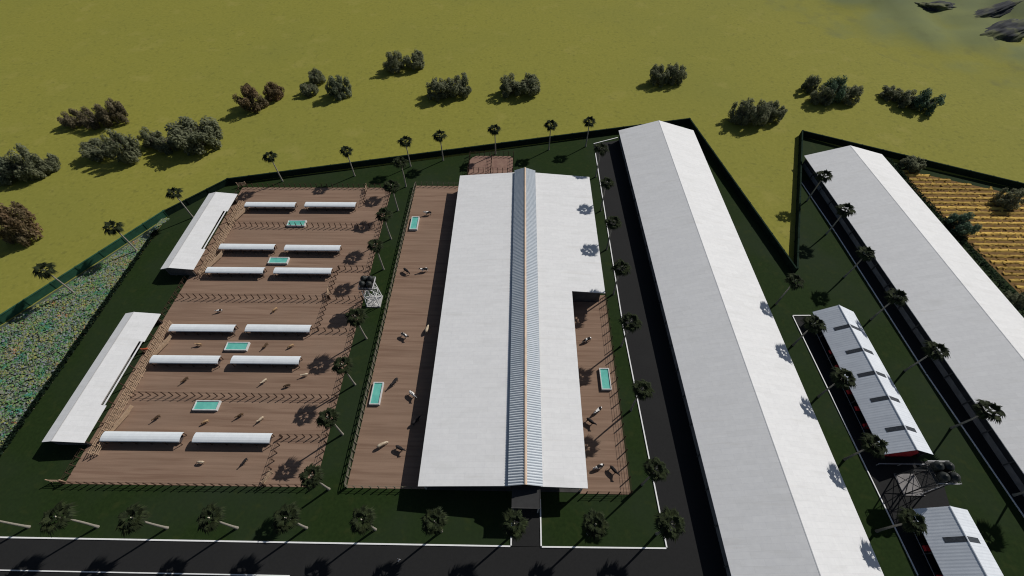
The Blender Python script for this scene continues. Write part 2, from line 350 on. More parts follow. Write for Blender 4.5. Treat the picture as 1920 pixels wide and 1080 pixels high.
# rocky rise beyond the field
def rise():
    n = 60; b = MB(); vs = []; fs = []
    for j in range(n + 1):
        for i in range(n + 1):
            x = 105 + 330 * i / n; y = 138 + 330 * j / n
            d = math.hypot((x - 268) / 125, (y - 292) / 118)
            h = max(0, 1.3 - d) ** 2
            z = 10 * h * (1 + 0.35 * mnoise.noise((x * .03, y * .03, 1))) + 2.6 * min(1, h * 5) * mnoise.noise((x * .07, y * .07, 5)) - 0.03
            vs.append((x, y, z))
    for j in range(n):
        for i in range(n):
            a = j * (n + 1) + i; fs.append((a, a + 1, a + n + 2, a + n + 1))
    b.add(vs, fs)
    return tag(b.build('hillside', M['hill'], smooth=True), kind='structure')
rise()
PALMS = [
    (-87.26, 12.86, 9.2, 'fan palm at the lower left corner with only its pale trunk showing', 'palms along the front lawn'),
    (-74.86, 13.07, 9.2, 'dark fan palm on front lawn, first from the left with its crown in view', 'palms along the front lawn'),
    (-62.27, 13.11, 9.2, 'dark fan palm on front lawn, second from the left with its crown in view', 'palms along the front lawn'),
    (-49.69, 13.32, 9.2, 'dark fan palm on front lawn, third from the left with its crown in view', 'palms along the front lawn'),
    (-37.21, 13.52, 9.2, "fan palm on front lawn with another palm's dark shadow beside its crown", 'palms along the front lawn'),
    (-24.77, 13.48, 9.2, 'fan palm on front lawn below the corner of the narrow cattle yard', 'palms along the front lawn'),
    (-12.85, 13.42, 9.2, 'fan palm on front lawn in the shadow of the large barn, left of the driveway', 'palms along the front lawn'),
    (0.16, 13.3, 9.2, 'fan palm standing beside the barn driveway, crown over the white kerb end', 'palms along the front lawn'),
    (13.32, 13.43, 9.2, 'fan palm on the small kerbed lawn right of the barn driveway', 'palms along the front lawn'),
    (25.62, 13.64, 9.2, 'fan palm at the road corner where the two white kerbs meet', 'palms along the front lawn'),
    (-34.9, 20.1, 9.2, 'fan palm between the paddock and narrow yard, nearest to the camera', 'palms between the paddock and the narrow yard'),
    (-34.9, 30.5, 9.2, 'fan palm by the paddock, second from the bottom of its row', 'palms between the paddock and the narrow yard'),
    (-34.9, 41.4, 9.2, 'fan palm by the paddock, third from the bottom of its row', 'palms between the paddock and the narrow yard'),
    (-34.9, 53.0, 9.2, 'fan palm just below the left water tower, beside the paddock fence', 'palms between the paddock and the narrow yard'),
    (-34.9, 74.0, 9.2, 'fan palm just above the left water tower, beside the paddock fence', 'palms between the paddock and the narrow yard'),
    (-34.9, 84.9, 9.2, 'fan palm by the paddock, second one above the left water tower', 'palms between the paddock and the narrow yard'),
    (-34.9, 96.3, 9.2, 'fan palm by the paddock, third one above the left water tower', 'palms between the paddock and the narrow yard'),
    (-34.3, 106.9, 9.2, 'fan palm beyond the upper right corner of the big paddock', 'palms between the paddock and the narrow yard'),
    (-111.13, 64.91, 9.2, 'fan palm leaning over the flower garden, farthest left of the boundary palms', 'palms along the north boundary'),
    (-102.67, 79.07, 9.2, 'fan palm at the narrow upper end of the flower garden', 'palms along the north boundary'),
    (-93.59, 92.42, 9.2, 'fan palm behind the upper white side shed, crown against the field', 'palms along the north boundary'),
    (-73.02, 108.84, 9.2, "fan palm on the north boundary, above the paddock's left half", 'palms along the north boundary'),
    (-51.26, 111.78, 9.2, "fan palm on the north boundary, above the paddock's right half", 'palms along the north boundary'),
    (-34.42, 116.84, 9.2, 'fan palm on the north boundary, above the narrow cattle yard', 'palms along the north boundary'),
    (-24.33, 120.02, 9.2, 'fan palm on the north boundary, just left of the small pink yard', 'palms along the north boundary'),
    (-7.5, 123.69, 9.2, 'fan palm standing right behind the small fenced pink yard', 'palms along the north boundary'),
    (10.12, 126.29, 9.2, 'fan palm on the north boundary, second left from the long barn', 'palms along the north boundary'),
    (22.5, 128.26, 9.2, 'fan palm on the north boundary, nearest to the long barn', 'palms along the north boundary'),
    (24.35, 21.9, 10.3, 'fan palm by the side lane kerb, lowest of its row', 'palms along the side lane'),
    (24.35, 36.6, 10.3, 'fan palm by the side lane kerb, second from the bottom', 'palms along the side lane'),
    (24.35, 52.0, 10.3, "fan palm by the side lane kerb, across from the small right yard's top end", 'palms along the side lane'),
    (24.35, 66.9, 10.3, 'fan palm by the side lane kerb, at the step in the large barn roof', 'palms along the side lane'),
    (24.35, 82.0, 10.3, 'fan palm by the side lane kerb, third from the top of its row', 'palms along the side lane'),
    (24.35, 97.2, 10.3, 'fan palm by the side lane kerb, second from the top of its row', 'palms along the side lane'),
    (24.35, 112.6, 10.3, "fan palm by the side lane kerb, at the lane's far end", 'palms along the side lane'),
    (86.24, 102.56, 9.2, "fan palm beside the right barn, at that barn's far end", 'palms along the right barn'),
    (86.4, 88.82, 9.2, 'fan palm beside the right barn, second from its far end', 'palms along the right barn'),
    (84.72, 73.42, 9.2, 'fan palm beside the right barn, third from its far end', 'palms along the right barn'),
    (85.44, 60.32, 9.2, 'fan palm beside the right barn, fourth from its far end', 'palms along the right barn'),
    (86.57, 46.75, 9.2, "fan palm beside the right barn, level with the machinery shed's middle", 'palms along the right barn'),
    (89.41, 33.9, 9.2, 'fan palm beside the right barn, largest and nearest of its row', 'palms along the right barn'),
    (93.64, 21.17, 9.2, 'fan palm beside the right barn, mostly out of frame at the right edge', 'palms along the right barn'),
    (64.14, 64.53, 9.2, 'fan palm at the lower tip of the wedge of open field', 'palms along the machinery sheds'),
    (64.09, 52.88, 9.2, 'fan palm by the machinery shed, at its far end', 'palms along the machinery sheds'),
    (64.92, 40.28, 9.2, 'fan palm by the machinery shed, beside its middle', 'palms along the machinery sheds'),
    (64.81, 27.21, 9.2, 'fan palm by the machinery shed, at its near red end', 'palms along the machinery sheds'),
    (65.11, 14.71, 9.2, 'fan palm by the second small shed, at its far corner', 'palms along the machinery sheds'),
]
TREES = [
    (-155.56, 138.6, 8.65, 5.4, 1, 'small brownish bush at the left end of the far left field group'),
    (-148.16, 138.39, 8.64, 6.8, 1, 'brown bushy tree in the middle of the far left field group'),
    (-141.71, 139.48, 9.81, 9.6, 1, 'tall brown bushy tree at the right end of the far left field group'),
    (-135.76, 121.58, 11.59, 6.0, 0, 'grey green bushy tree spreading left, below the brown field group'),
    (-125.47, 119.44, 9.39, 12.4, 0, 'grey green bushy tree beside the brown group, taller of its pair'),
    (-121.25, 126.37, 8.23, 6.8, 0, 'small green bush left of the biggest tree of the left field'),
    (-115.3, 124.31, 7.8, 6.2, 0, 'small green bush touching the biggest tree of the left field'),
    (-105.89, 127.06, 17.2, 11.2, 0, 'biggest grey green tree of the left field, broad rounded crown'),
    (-157.13, 108.99, 11.0, 7.2, 2, 'dark green bush at the left edge of the field'),
    (-150.95, 110.8, 10.75, 10.6, 0, 'dark green bushy tree in the middle of the left edge clump'),
    (-148.48, 113.5, 7.81, 6.2, 0, 'green bush at the right end of the left edge clump'),
    (-135.49, 84.12, 10.99, 13.0, 3, 'large reddish brown tree cut off by the left edge'),
    (-96.78, 149.6, 10.55, 9.2, 3, 'rusty red bushy tree standing in the upper left field'),
    (-91.07, 156.6, 8.42, 6.0, 3, 'small rusty bush joined to the red tree in the upper field'),
    (-79.04, 159.81, 7.29, 5.2, 0, 'small green bush, lower left of its group of three'),
    (-78.38, 168.32, 7.1, 5.4, 0, 'small green bush, topmost of its group of three'),
    (-67.45, 158.63, 10.08, 8.2, 2, 'rounded dark green tree, right one of its group of three'),
    (-50.1, 178.28, 9.48, 8.2, 0, 'green bushy tree, left one of the topmost pair in the field'),
    (-42.36, 180.73, 9.99, 8.4, 0, 'green bushy tree, right one of the topmost pair in the field'),
    (-30.32, 158.5, 10.05, 8.2, 0, 'green bushy tree, left one of the pair below the topmost pair'),
    (-22.54, 160.27, 10.52, 9.0, 0, 'green bushy tree, right one of the pair below the topmost pair'),
    (-3.5, 161.23, 10.14, 7.4, 0, 'green tree left half of the mound shaped clump above the large barn'),
    (3.28, 162.12, 11.39, 8.4, 0, 'green tree right half of the mound shaped clump above the large barn'),
    (54.15, 169.9, 8.75, 7.8, 0, 'green bush, left one of the pair above the long barn'),
    (60.28, 171.36, 9.21, 8.4, 0, 'green bush, right one of the pair above the long barn'),
    (77.93, 144.1, 9.46, 8.8, 0, 'dark green bushy tree, left one of the clump between the two barns'),
    (82.78, 143.42, 10.19, 10.4, 0, 'dark green bushy tree, middle one of the clump between the two barns'),
    (89.84, 145.63, 8.37, 7.4, 0, 'dark green bushy tree, right one of the clump between the two barns'),
    (110.42, 165.18, 6.94, 6.4, 2, 'small dark bush standing apart left of the teal green tree'),
    (111.0, 156.7, 8.32, 6.8, 0, "green bush, lower left one of the teal green tree's group"),
    (115.42, 158.63, 9.57, 9.8, 4, 'teal green tree in the upper right field'),
    (121.7, 157.74, 8.74, 6.8, 0, 'grey green bush on the right of the teal green tree'),
    (138.88, 160.85, 8.43, 4.8, 0, 'green bush, left one of the rightmost field group'),
    (142.04, 155.66, 9.06, 5.6, 0, 'green bush, middle one of the rightmost field group'),
    (147.06, 152.56, 10.12, 7.8, 4, 'teal green bush, right one of the rightmost field group'),
    (124.75, 118.83, 7.5, 4.6, 0, 'grey green tree at the tip of the golden crop field'),
    (123.14, 90.54, 8.1, 6.2, 4, 'bright green tree between the right barn and the golden crop'),
    (143.68, 101.86, 7.58, 6.0, 0, 'grey green tree inside the golden crop by the wall'),
    (121.0, 65.04, 5.26, 7.2, 0, 'dark green tree at the right edge below the golden crop'),
]
COWS = [
    (-72.16, 59.89, 200, 0, 'black and white cow near the middle fence, left of the tan cow'),
    (-58.74, 60.43, 235, 1, 'tan cow near the middle fence, right of the black and white cow'),
    (-72.97, 50.51, 180, 1, 'tan cow between the shelters, left of the water trough'),
    (-57.47, 50.48, 250, 2, 'dark brown cow right of the trough between the shelters'),
    (-51.64, 50.44, 215, 1, 'tan cow on bare dirt near the right end of a shelter'),
    (-72.01, 41.7, 240, 2, 'dark brown cow below the left shelter, alone by the dividing fence'),
    (-54.69, 41.61, 235, 4, 'cream cow in the open dirt just above the dividing fence'),
    (-49.36, 40.69, 200, 2, 'dark brown cow just above the dividing fence, right of the cream one'),
    (-46.29, 43.27, 200, 4, 'cream cow at the tip of a palm shadow'),
    (-73.96, 33.14, 235, 2, 'brown cow alone left of the lowest water trough'),
    (-63.61, 32.41, 215, 1, 'tan cow standing just below the lowest water trough'),
    (-56.98, 33.88, 220, 2, 'brown cow right of the lowest water trough'),
    (-52.37, 33.16, 235, 4, 'cream cow farthest right in the pen with the lowest trough'),
    (-60.99, 24.46, 180, 4, 'cream cow in the bottom pen below the shelters'),
    (-52.48, 24.71, 245, 3, 'thin dark cow in the bottom pen near the palm shadow'),
    (-25.87, 94.65, 185, 0, 'black and white cow near the upper trough of the narrow yard'),
    (-28.62, 73.04, 320, 3, 'black cow by the left fence of the narrow yard'),
    (-24.08, 73.48, 190, 0, 'black and white cow beside the black one in the narrow yard'),
    (-25.89, 53.58, 330, 0, 'black and white cow alone in the middle of the narrow yard'),
    (-20.87, 55.42, 80, 4, "white cow at the edge of the large barn's shadow"),
    (-26.2, 41.83, 240, 3, 'dark grey cow right of the lower trough in the narrow yard'),
    (-21.81, 39.06, 320, 0, "black and white cow standing at the barn shadow's edge"),
    (-26.29, 28.35, 30, 4, 'white cow near the bottom of the narrow yard'),
    (-22.54, 27.67, 335, 3, 'black cow near the bottom of the narrow yard by the barn shadow'),
    (-20.27, 33.24, 45, 3, "dark cow standing inside the large barn's shadow"),
    (16.49, 53.13, 205, 0, 'black and white cow at the top of the small right yard'),
    (17.29, 36.15, 220, 0, 'black and white cow below the trough of the small right yard'),
    (15.62, 33.73, 320, 3, 'black cow beside a palm shadow in the small right yard'),
    (16.37, 24.85, 200, 0, 'white spotted cow near the bottom of the small right yard'),
    (19.19, 24.21, 310, 3, 'black cow near the bottom fence of the small right yard'),
    (-84.34, 48.92, 190, 5, "reddish brown calf by the side shed's rail pen"),
]
SHELTERS = [
    (-71.77, 96.43, 14.55, 'white feeding shelter, upper left one nearest the far fence'),
    (-54.34, 96.72, 14.71, 'white feeding shelter, upper right one nearest the far fence'),
    (-72.27, 79.88, 14.71, 'white feeding shelter left of and above the second trough'),
    (-54.66, 79.78, 14.82, 'white feeding shelter right of and above the second trough'),
    (-72.28, 71.72, 14.78, 'white feeding shelter left of and below the second trough'),
    (-54.84, 71.84, 14.77, 'white feeding shelter right of and below the second trough'),
    (-73.06, 54.23, 15.03, 'white feeding shelter left of and above the third trough'),
    (-55.38, 54.45, 15.03, 'white feeding shelter right of and above the third trough'),
    (-73.31, 46.02, 15.15, 'white feeding shelter left of and below the third trough'),
    (-55.39, 46.18, 15.13, 'white feeding shelter right of and below the third trough'),
    (-74.0, 28.81, 15.77, 'white feeding shelter, lower left one in the bottom pen'),
    (-55.93, 28.89, 15.32, 'white feeding shelter, lower right one in the bottom pen'),
]
TROUGHS = [
    (-62.65, 90.15, 0, 'turquoise water trough on the topmost dividing fence'),
    (-63.12, 76.17, 0, 'turquoise water trough between the two upper pairs of shelters'),
    (-63.98, 50.17, 0, 'turquoise water trough between the two middle pairs of shelters'),
    (-64.82, 35.94, 0, 'turquoise water trough below the lowest dividing fence'),
    (-29.21, 90.71, 1, 'turquoise water trough at the upper end of the narrow yard'),
    (-29.63, 39.27, 1, 'turquoise water trough at the lower end of the narrow yard'),
    (19.66, 43.44, 1, 'turquoise water trough in the small right yard'),
]
# ------------------------------------------------------------------ fences
_post = {}; 
def post_mesh(h, wd, m):
    k = (h, wd, m.name)
    if k not in _post:
        b = MB(); b.box(-wd / 2, -wd / 2, 0, wd / 2, wd / 2, h)
        t = wd / 2                                              # a weathered pointed top
        b.add([(-t, -t, h), (t, -t, h), (t, t, h), (-t, t, h), (0, 0, h + t)], [(0, 1, 4), (1, 2, 4), (2, 3, 4), (3, 0, 4)])
        _post[k] = b.mesh('post', m)
    return _post[k]
def fence(label, p, q, h=1.5, step=1.6, rails=2, m='darkwood', wd=0.15, rw=0.025, name='rail_fence', group='rail fences'):
    p, q = Vector((*p, 0)), Vector((*q, 0)); L = (q - p).length
    t = thing(name, label, 'fence', (p.x, p.y, 0.07), math.atan2(q.y - p.y, q.x - p.x), group)
    n = max(1, round(L / step)); pm = post_mesh(h, wd, M[m])
    for k in range(n + 1):
        o = obj('post', pm, t, (L * k / n, 0, 0)); o.rotation_euler = (random.uniform(-.03, .03), random.uniform(-.03, .03), random.uniform(-.1, .1))
    for k in range(rails):
        z = h * (0.92 - 0.28 * k); b = MB()
        b.bar((0, wd / 2 + rw / 2, z), (L, wd / 2 + rw / 2, z), rw, rw * 1.8); b.build('rail', M[m], t)
    return t
fence('long dark rail fence along the bottom edge of the big paddock', (-85.4, 20.2), (-37.7, 20.4))
fence('long dark rail fence between the big paddock and the palm strip', (-37.6, 20.6), (-38.5, 106.1))
fence('dark rail fence along the far top edge of the big paddock', (-84.2, 105.7), (-38.7, 106.3))
fence('dark dividing fence passing the topmost water trough', (-81.5, 89.1), (-38.6, 89.2), 1.7)
fence('dark dividing fence across the middle of the big paddock', (-84.6, 64.0), (-38.2, 64.1), 1.7)
fence('dark dividing fence just above the lowest water trough', (-81.3, 38.2), (-38.1, 38.3), 1.7)
fence('short rail fence closing the upper corner pen beside the palms', (-46.3, 73.8), (-38.5, 73.9))
fence('short rail fence closing the middle corner pen beside the palms', (-46.6, 54.9), (-38.2, 54.9))
fence('short rail fence closing the bottom corner pen beside the palms', (-46.9, 29.8), (-37.9, 29.9))
fence('short side fence of the topmost corner pen', (-45.4, 98.4), (-46.0, 105.9))
fence('short side fence between the upper corner pen and the middle fence', (-46.5, 64.3), (-46.4, 73.6))
fence('short side fence below the middle dividing fence', (-46.6, 55.1), (-46.5, 63.9))
fence('short side fence of the bottom corner pen', (-47.0, 20.5), (-46.9, 29.6))
fence('dark rail fence on the paddock edge between the two side sheds', (-85.0, 58.4), (-84.7, 69.6))
fence('dark rail fence between the lower side shed and the paddock corner', (-85.3, 20.4), (-85.2, 26.4))
fence('dark rail fence between the upper side shed and the far corner', (-84.4, 100.2), (-84.3, 105.5))
fence('long grey rail fence along the narrow cattle yard', (-31.6, 20.6), (-31.3, 107.2), m='greywood', wd=0.22, rw=0.07, rails=3)
fence('grey rail fence across the far end of the narrow yard', (-31.2, 107.4), (-17.8, 107.4), m='greywood')
fence('grey rail fence across the near end of the narrow yard', (-31.5, 20.4), (-17.8, 20.4), m='greywood')
fence('tall four railed fence along the small yard by the side lane', (21.95, 20.3), (22.2, 66.2), 1.9, 2.6, 4)
fence('rail fence across the bottom of the small yard by the side lane', (13.6, 20.1), (21.8, 20.1), 1.7, 1.9, 4)
fence('rail fence along the far side of the pink yard', (-15.7, 122.6), (-1.6, 122.6), 1.8)
fence('rail fence on the west side of the pink yard', (-15.7, 107.5), (-15.7, 122.4), 1.8)
fence('rail fence on the east side of the pink yard', (-1.6, 107.5), (-1.6, 122.4), 1.8)
fence('rail fence dividing the pink yard in two', (-8.6, 107.5), (-8.6, 122.4), 1.8)
fence('dark cross fence in front of the pink yard behind the large barn', (-15.5, 114.2), (-1.8, 114.2), 1.8)

def gate(label, p, rz, w=2.6, m='tanwood'):
    t = thing('gate', label, 'gate', (p[0], p[1], 0.08), rz, 'pale field gates')
    for x in (0, w):
        b = MB(); b.bar((x, 0, 0), (x, 0, 1.7), 0.16, 0.16); b.build('post', M[m], t)
    f = MB()
    for z in (0.35, 0.7, 1.05, 1.4): f.bar((0.1, 0, z), (w - 0.1, 0, z), 0.06, 0.12)
    f.bar((0.12, 0.05, 0.35), (w - 0.12, 0.05, 1.4), 0.05, 0.1)
    f.build('gate_leaf', M[m], t)
gate('pale gate standing open at the lower outer corner of the paddock', (-87.9, 20.5), 0.0)
gate('pale gate at the foot of the bottom corner pen', (-47.3, 20.8), 1.2, 2.2)
gate('pale gate at the junction in the middle dividing fence', (-46.8, 64.5), 1.75, 2.4)
gate('pale gate at the top of the topmost corner pen', (-45.9, 103.8), 1.65, 2.4)
gate('pale gate at the far outer corner of the paddock', (-85.6, 105.9), 0.2, 2.4)

def pen(label, x, y0, y1, ends):
    t = thing('cattle_race', label, 'cattle race', (x, y0, 0.07), 0.0, 'cattle races beside the side sheds')
    L = y1 - y0; pm = post_mesh(1.6, 0.14, M['tanwood'])
    n = round(L / 1.5)
    for k in range(n + 1):
        obj('post', pm, t, (0, L * k / n, 0)); obj('post', pm, t, (1.0, L * k / n, 0))
    for xx in (-0.1, 1.1):
        for z in (0.5, 0.95, 1.4):
            b = MB(); b.bar((xx, 0, z), (xx, L, z), 0.08, 0.12); b.build('rail', M['tanwood'], t)
    for yy, d in ends:                                        # the slanting chutes at both ends
        for s in (0, 0.7, 1.4):
            b = MB(); b.bar((1.2 + s * .3, yy + s, 0.9), (2.9, yy + d + s, 0.9), 0.08, 0.9); b.build('chute_panel', M['tanwood'], t)
pen('tan timber cattle race along the lower side shed', -83.0, 25.6, 56.2, ((3.0, 5.5), (21.0, 4.5)))
pen('tan timber cattle race along the upper side shed', -81.6, 71.0, 98.0, ((2.0, 4.5), (20.0, 4.5)))

# ------------------------------------------------------------------ boundary walls
def wall(name, label, p, q, h, m, th=0.3, cap=True, group='boundary walls'):
    p, q = Vector((*p, 0)), Vector((*q, 0)); L = (q - p).length
    t = thing(name, label, 'wall', (p.x, p.y, 0), math.atan2(q.y - p.y, q.x - p.x), group)
    b = MB(); b.box(0, -th / 2, -0.2, L, th / 2, h); b.build('wall_panel', M[m], t)
    n = max(1, round(L / 6))
    b = MB(); b.box(-0.05, -th / 2 - .06, h + .003, L + .05, th / 2 + .06, h + .12); b.build('coping', M[m], t)
    pm = MB(); pm.box(-0.2, -th / 2 - .1, -0.2, 0.2, th / 2 + .1, h + .18); pm = pm.mesh('pier', M[m])
    for k in range(n + 1): obj('pier', pm, t, (L * k / n, 0, 0))
wall('boundary_wall', 'long dark green wall along the north side of the farm', (-88.6, 107.5), (59.7, 142.5), 1.9, 'perim')
wall('boundary_wall', 'dark green wall slanting from the long barn down to the wedge tip', (59.8, 142.3), (71.9, 74.6), 1.9, 'perim')
wall('boundary_wall', 'dark green wall on the steep east side of the field wedge', (72.2, 74.6), (96.4, 135.6), 1.9, 'perim')
wall('boundary_wall', 'dark green wall running behind the far end of the right barn and crop', (96.6, 135.7), (190, 91.8), 1.9, 'perim')
wall('boundary_wall', 'short dark wall from the paddock corner to the flower garden', (-88.8, 107.4), (-101.0, 93.2), 1.9, 'perim')
wall('garden_wall', 'bright green wall along the outer side of the flower garden', (-101.2, 93.0), (-150.5, 8.5), 2.0, 'gardenwall')

# ------------------------------------------------------------------ leafy hedges, flower bed, crop
def leaf_box(b, n, x0, x1, y0, y1, z0, z1, s0, s1):
    for _ in range(n):
        c = Vector((random.uniform(x0, x1), random.uniform(y0, y1), z0 + (z1 - z0) * random.random() ** 0.6))
        a = Vector((random.gauss(0, 1), random.gauss(0, 1), random.gauss(0, 1))).normalized(); u = a.orthogonal().normalized(); s = random.uniform(s0, s1)
        v = a.cross(u)
        b.add([c - u * s, c - v * s * .6, c + u * s, c + v * s * .6], [(0, 1, 2, 3)])
def hedge(label, p, q, wd, h):
    p, q = Vector((*p, 0)), Vector((*q, 0)); L = (q - p).length
    t = thing('hedge', label, 'hedge', (p.x, p.y, 0.03), math.atan2(q.y - p.y, q.x - p.x))
    b = MB(); leaf_box(b, int(L * 60), 0, L, -wd / 2, wd / 2, 0.15, h, 0.14, 0.32); b.build('foliage', M['hedgeleaf'], t, fix=False)
    s = MB()
    for k in range(int(L / 1.5)): s.tube((k * 1.5 + .7, random.uniform(-.2, .2), 0), (k * 1.5 + .7 + random.uniform(-.2, .2), random.uniform(-.3, .3), h * .7), .05, .03, 5)
    s.build('stem', M['bark'], t)
hedge('dark leafy hedge between the right barn and the golden crop', (118.1, 121.5), (126.6, 20), 1.7, 1.9)
hedge('low dark hedge between the lawn and the flower garden', (-101.1, 86.5), (-101.4, -20), 0.8, 0.9)

def garden():
    b = MB()
    for _ in range(24000):
        y = random.uniform(-5, 91.5); xl = -101.2 - (91.5 - y) * 0.578
        x = random.uniform(xl + 1.0, -102.2); s = random.uniform(.14, .36) * (1.0 if random.random() < .85 else 1.6); h = random.uniform(.18, .5)
        a = random.uniform(0, 6.28); vs = [(x, y, h)]; k = 5
        for i in range(k):
            t = a + i * 6.283 / k; r = s * random.uniform(.6, 1.2); vs.append((x + r * math.cos(t), y + r * math.sin(t), max(.02, h - random.uniform(.0, .25))))
        b.add(vs, [(0, 1 + i, 1 + (i + 1) % k) for i in range(k)])
    return tag(b.build('flower_bed', M['plants'], fix=False), 'dense mixed bed of green, yellow and orange garden plants', 'flower bed', kind='stuff')
garden()
def crop():
    b = MB(); y = 117.0
    while y > 45:
        xl = 121.8 + (108 - y) * 0.137 if y < 108 else 121.6
        xr = min(172, 154.5 + (104.6 - y) * 2.1) if y < 104.6 else 121.6 + (118.0 - y) * 2.45
        x = xl + random.random()
        while x < xr:
            for _ in range(1):
                c = Vector((x + random.uniform(-.3, .3), y + random.gauss(0, .24), 0)); a = random.uniform(0, 6.28)
                d = Vector((math.cos(a), math.sin(a), 0)) * random.uniform(.18, .34); h = random.uniform(.30, .50)
                l = Vector((random.uniform(-.9, .9), random.uniform(-.9, .9), 0))
                b.add([c - d, c + d, c + d + l + Vector((0, 0, h)), c - d + l + Vector((0, 0, h))], [(0, 1, 2, 3)])
            x += 0.7
        w_ = random.uniform(.55, .68); n = max(2, int((xr - xl) / .7)); vs = []; fs = []
        for k in range(n + 1):
            xx = xl + (xr - xl) * k / n
            for dy, hz in ((-w_, .02), (-w_ * .55, .26), (0, .34), (w_ * .55, .26), (w_, .02)):
                vs.append((xx, y + dy + random.gauss(0, .05), hz + random.uniform(-.05, .05) * (hz > .1)))
        for k in range(n):
            for i in range(4): o = 5 * k + i; fs.append((o, o + 5, o + 6, o + 1))
        b.add(vs, fs); y -= 2.1
    return tag(b.build('crop', M['wheat'], fix=False), 'golden crop standing in straight rows beyond the hedge', 'crop', kind='stuff')
crop()

# ------------------------------------------------------------------ large barn with raised ridge
def slope(name, m, parent, x0, z0, x1, z1, y0, y1, th=0.14):
    """one pitched roof sheet between an eave (x0, z0) and a ridge (x1, z1)"""
    b = MB(); b.prism([(x0, z0), (x1, z1), (x1, z1 - th), (x0, z0 - th)], y0, y1); return b.build(name, m, parent)
def corrugated(name, m, parent, x0, z0, x1, z1, y0, y1, per=0.48, amp=0.10, th=0.1):
    n = int((y1 - y0) / per * 4); b = MB(); vs = []
    for k in range(n + 1):
        y = y0 + (y1 - y0) * k / n; a = amp * math.sin(2 * math.pi * k / 4 + .4)
        vs += [(x0, y, z0 + a), (x1, y, z1 + a), (x1, y, z1 - th), (x0, y, z0 - th)]
    fs = []
    for k in range(n):
        o = 4 * k
        for i in range(4): fs.append((o + i, o + (i + 1) % 4, o + 4 + (i + 1) % 4, o + 4 + i))
    fs += [(0, 1, 2, 3), (4 * n + 3, 4 * n + 2, 4 * n + 1, 4 * n)]
    b.add(vs, fs); return b.build(name, m, parent)
A = thing('barn', 'large white roofed cattle barn with a raised corrugated ridge and stepped side', 'barn', (0, 0, 0.07))
Y0, Y1, YS = 19.9, 107.2, 64.0
slope('roof', M['roof'], A, -17.35, 4.2, -0.75, 5.62, Y0, Y1)
slope('roof', M['roof'], A, 21.3, 4.2, 4.75, 5.62, YS, Y1)
slope('roof', M['roof'], A, 13.25, 4.89, 4.75, 5.62, Y0, YS - 0.003)
rl = corrugated('ridge_roof', M['monroof'], A, -1.05, 6.15, 2.0, 7.25, Y0 - .1, Y1 + .1)
rr = corrugated('ridge_roof', M['monroof'], A, 5.1, 6.15, 2.0, 7.25, Y0 - .1, Y1 + .1)
b = MB(); b.prism([(1.8, 7.29), (2.0, 7.42), (2.32, 7.28), (2.0, 7.34)], Y0 - .12, Y1 + .12); b.build('ridge_cap', M['ridgecap'], A)
for x in (-0.8, 4.7):
    b = MB(); b.box(x, Y0 + .02, 5.5, x + .1, Y1 - .02, 6.05); b.build('ridge_wall', M['curtain'], A)
def gable_wall(y, x0, x1, zt, m, th=0.2, name='wall'):
    b = MB(); b.prism([(x0, 0)] + [(x1, 0)] + zt, y, y + th); return b.build(name, m, A)
gable_wall(Y1 - 1.0, -16.6, 20.5, [(20.5, 4.05), (4.7, 5.45), (2, 5.47), (-0.8, 5.45), (-16.6, 4.05)], M['wall'])
for x0, x1, za, zb in ((-16.6, -0.6, 4.05, 5.4), (5.1, 12.6, 5.4, 4.75)):
    b = MB(); b.prism([(x0, 2.4), (x1, 2.4), (x1, zb), (x0, za)], Y0 + .5, Y0 + .65); b.build('gable_panel', M['wall'], A)
b = MB(); b.box(5.2, YS + .6, 0, 20.4, YS + .75, 4.0); b.build('wall', M['wall'], A)
pm = MB(); pm.box(-.14, -.14, 0, .14, .14, 4.1); pm = pm.mesh('post', M['steel'])
for k in range(15):
    y = Y0 + .6 + (Y1 - Y0 - 2.2) * k / 14
    obj('post', pm, A, (-16.5, y, 0)); obj('post', pm, A, (20.4, y, 0)) if y > YS + 1 else obj('post', pm, A, (12.5, y, 0))
b = MB(); b.box(-16.55, Y0 + .4, -0.06, 12.35, Y1 - 1.1, 0.02); b.box(12.35, YS + .4, -0.06, 20.5, Y1 - 1.1, 0.02); b.build('floor', M['darkconcrete'], A)
# entrance canopy at the end of the driveway
b = MB(); b.box(-0.35, 16.5, 4.85, 4.6, 19.85, 5.05); b.build('canopy_roof', M['canopy'], A)
b = MB(); b.box(-0.45, 16.42, 4.80, 4.7, 16.5, 5.12); b.box(4.6, 16.5, 4.80, 4.7, 19.85, 5.12); b.build('canopy_fascia', M['wall'], A)
for x in (-0.15, 4.4):
    b = MB(); b.bar((x, 16.75, 0), (x, 16.75, 4.85), .2, .2); b.build('canopy_post', M['steel'], A)

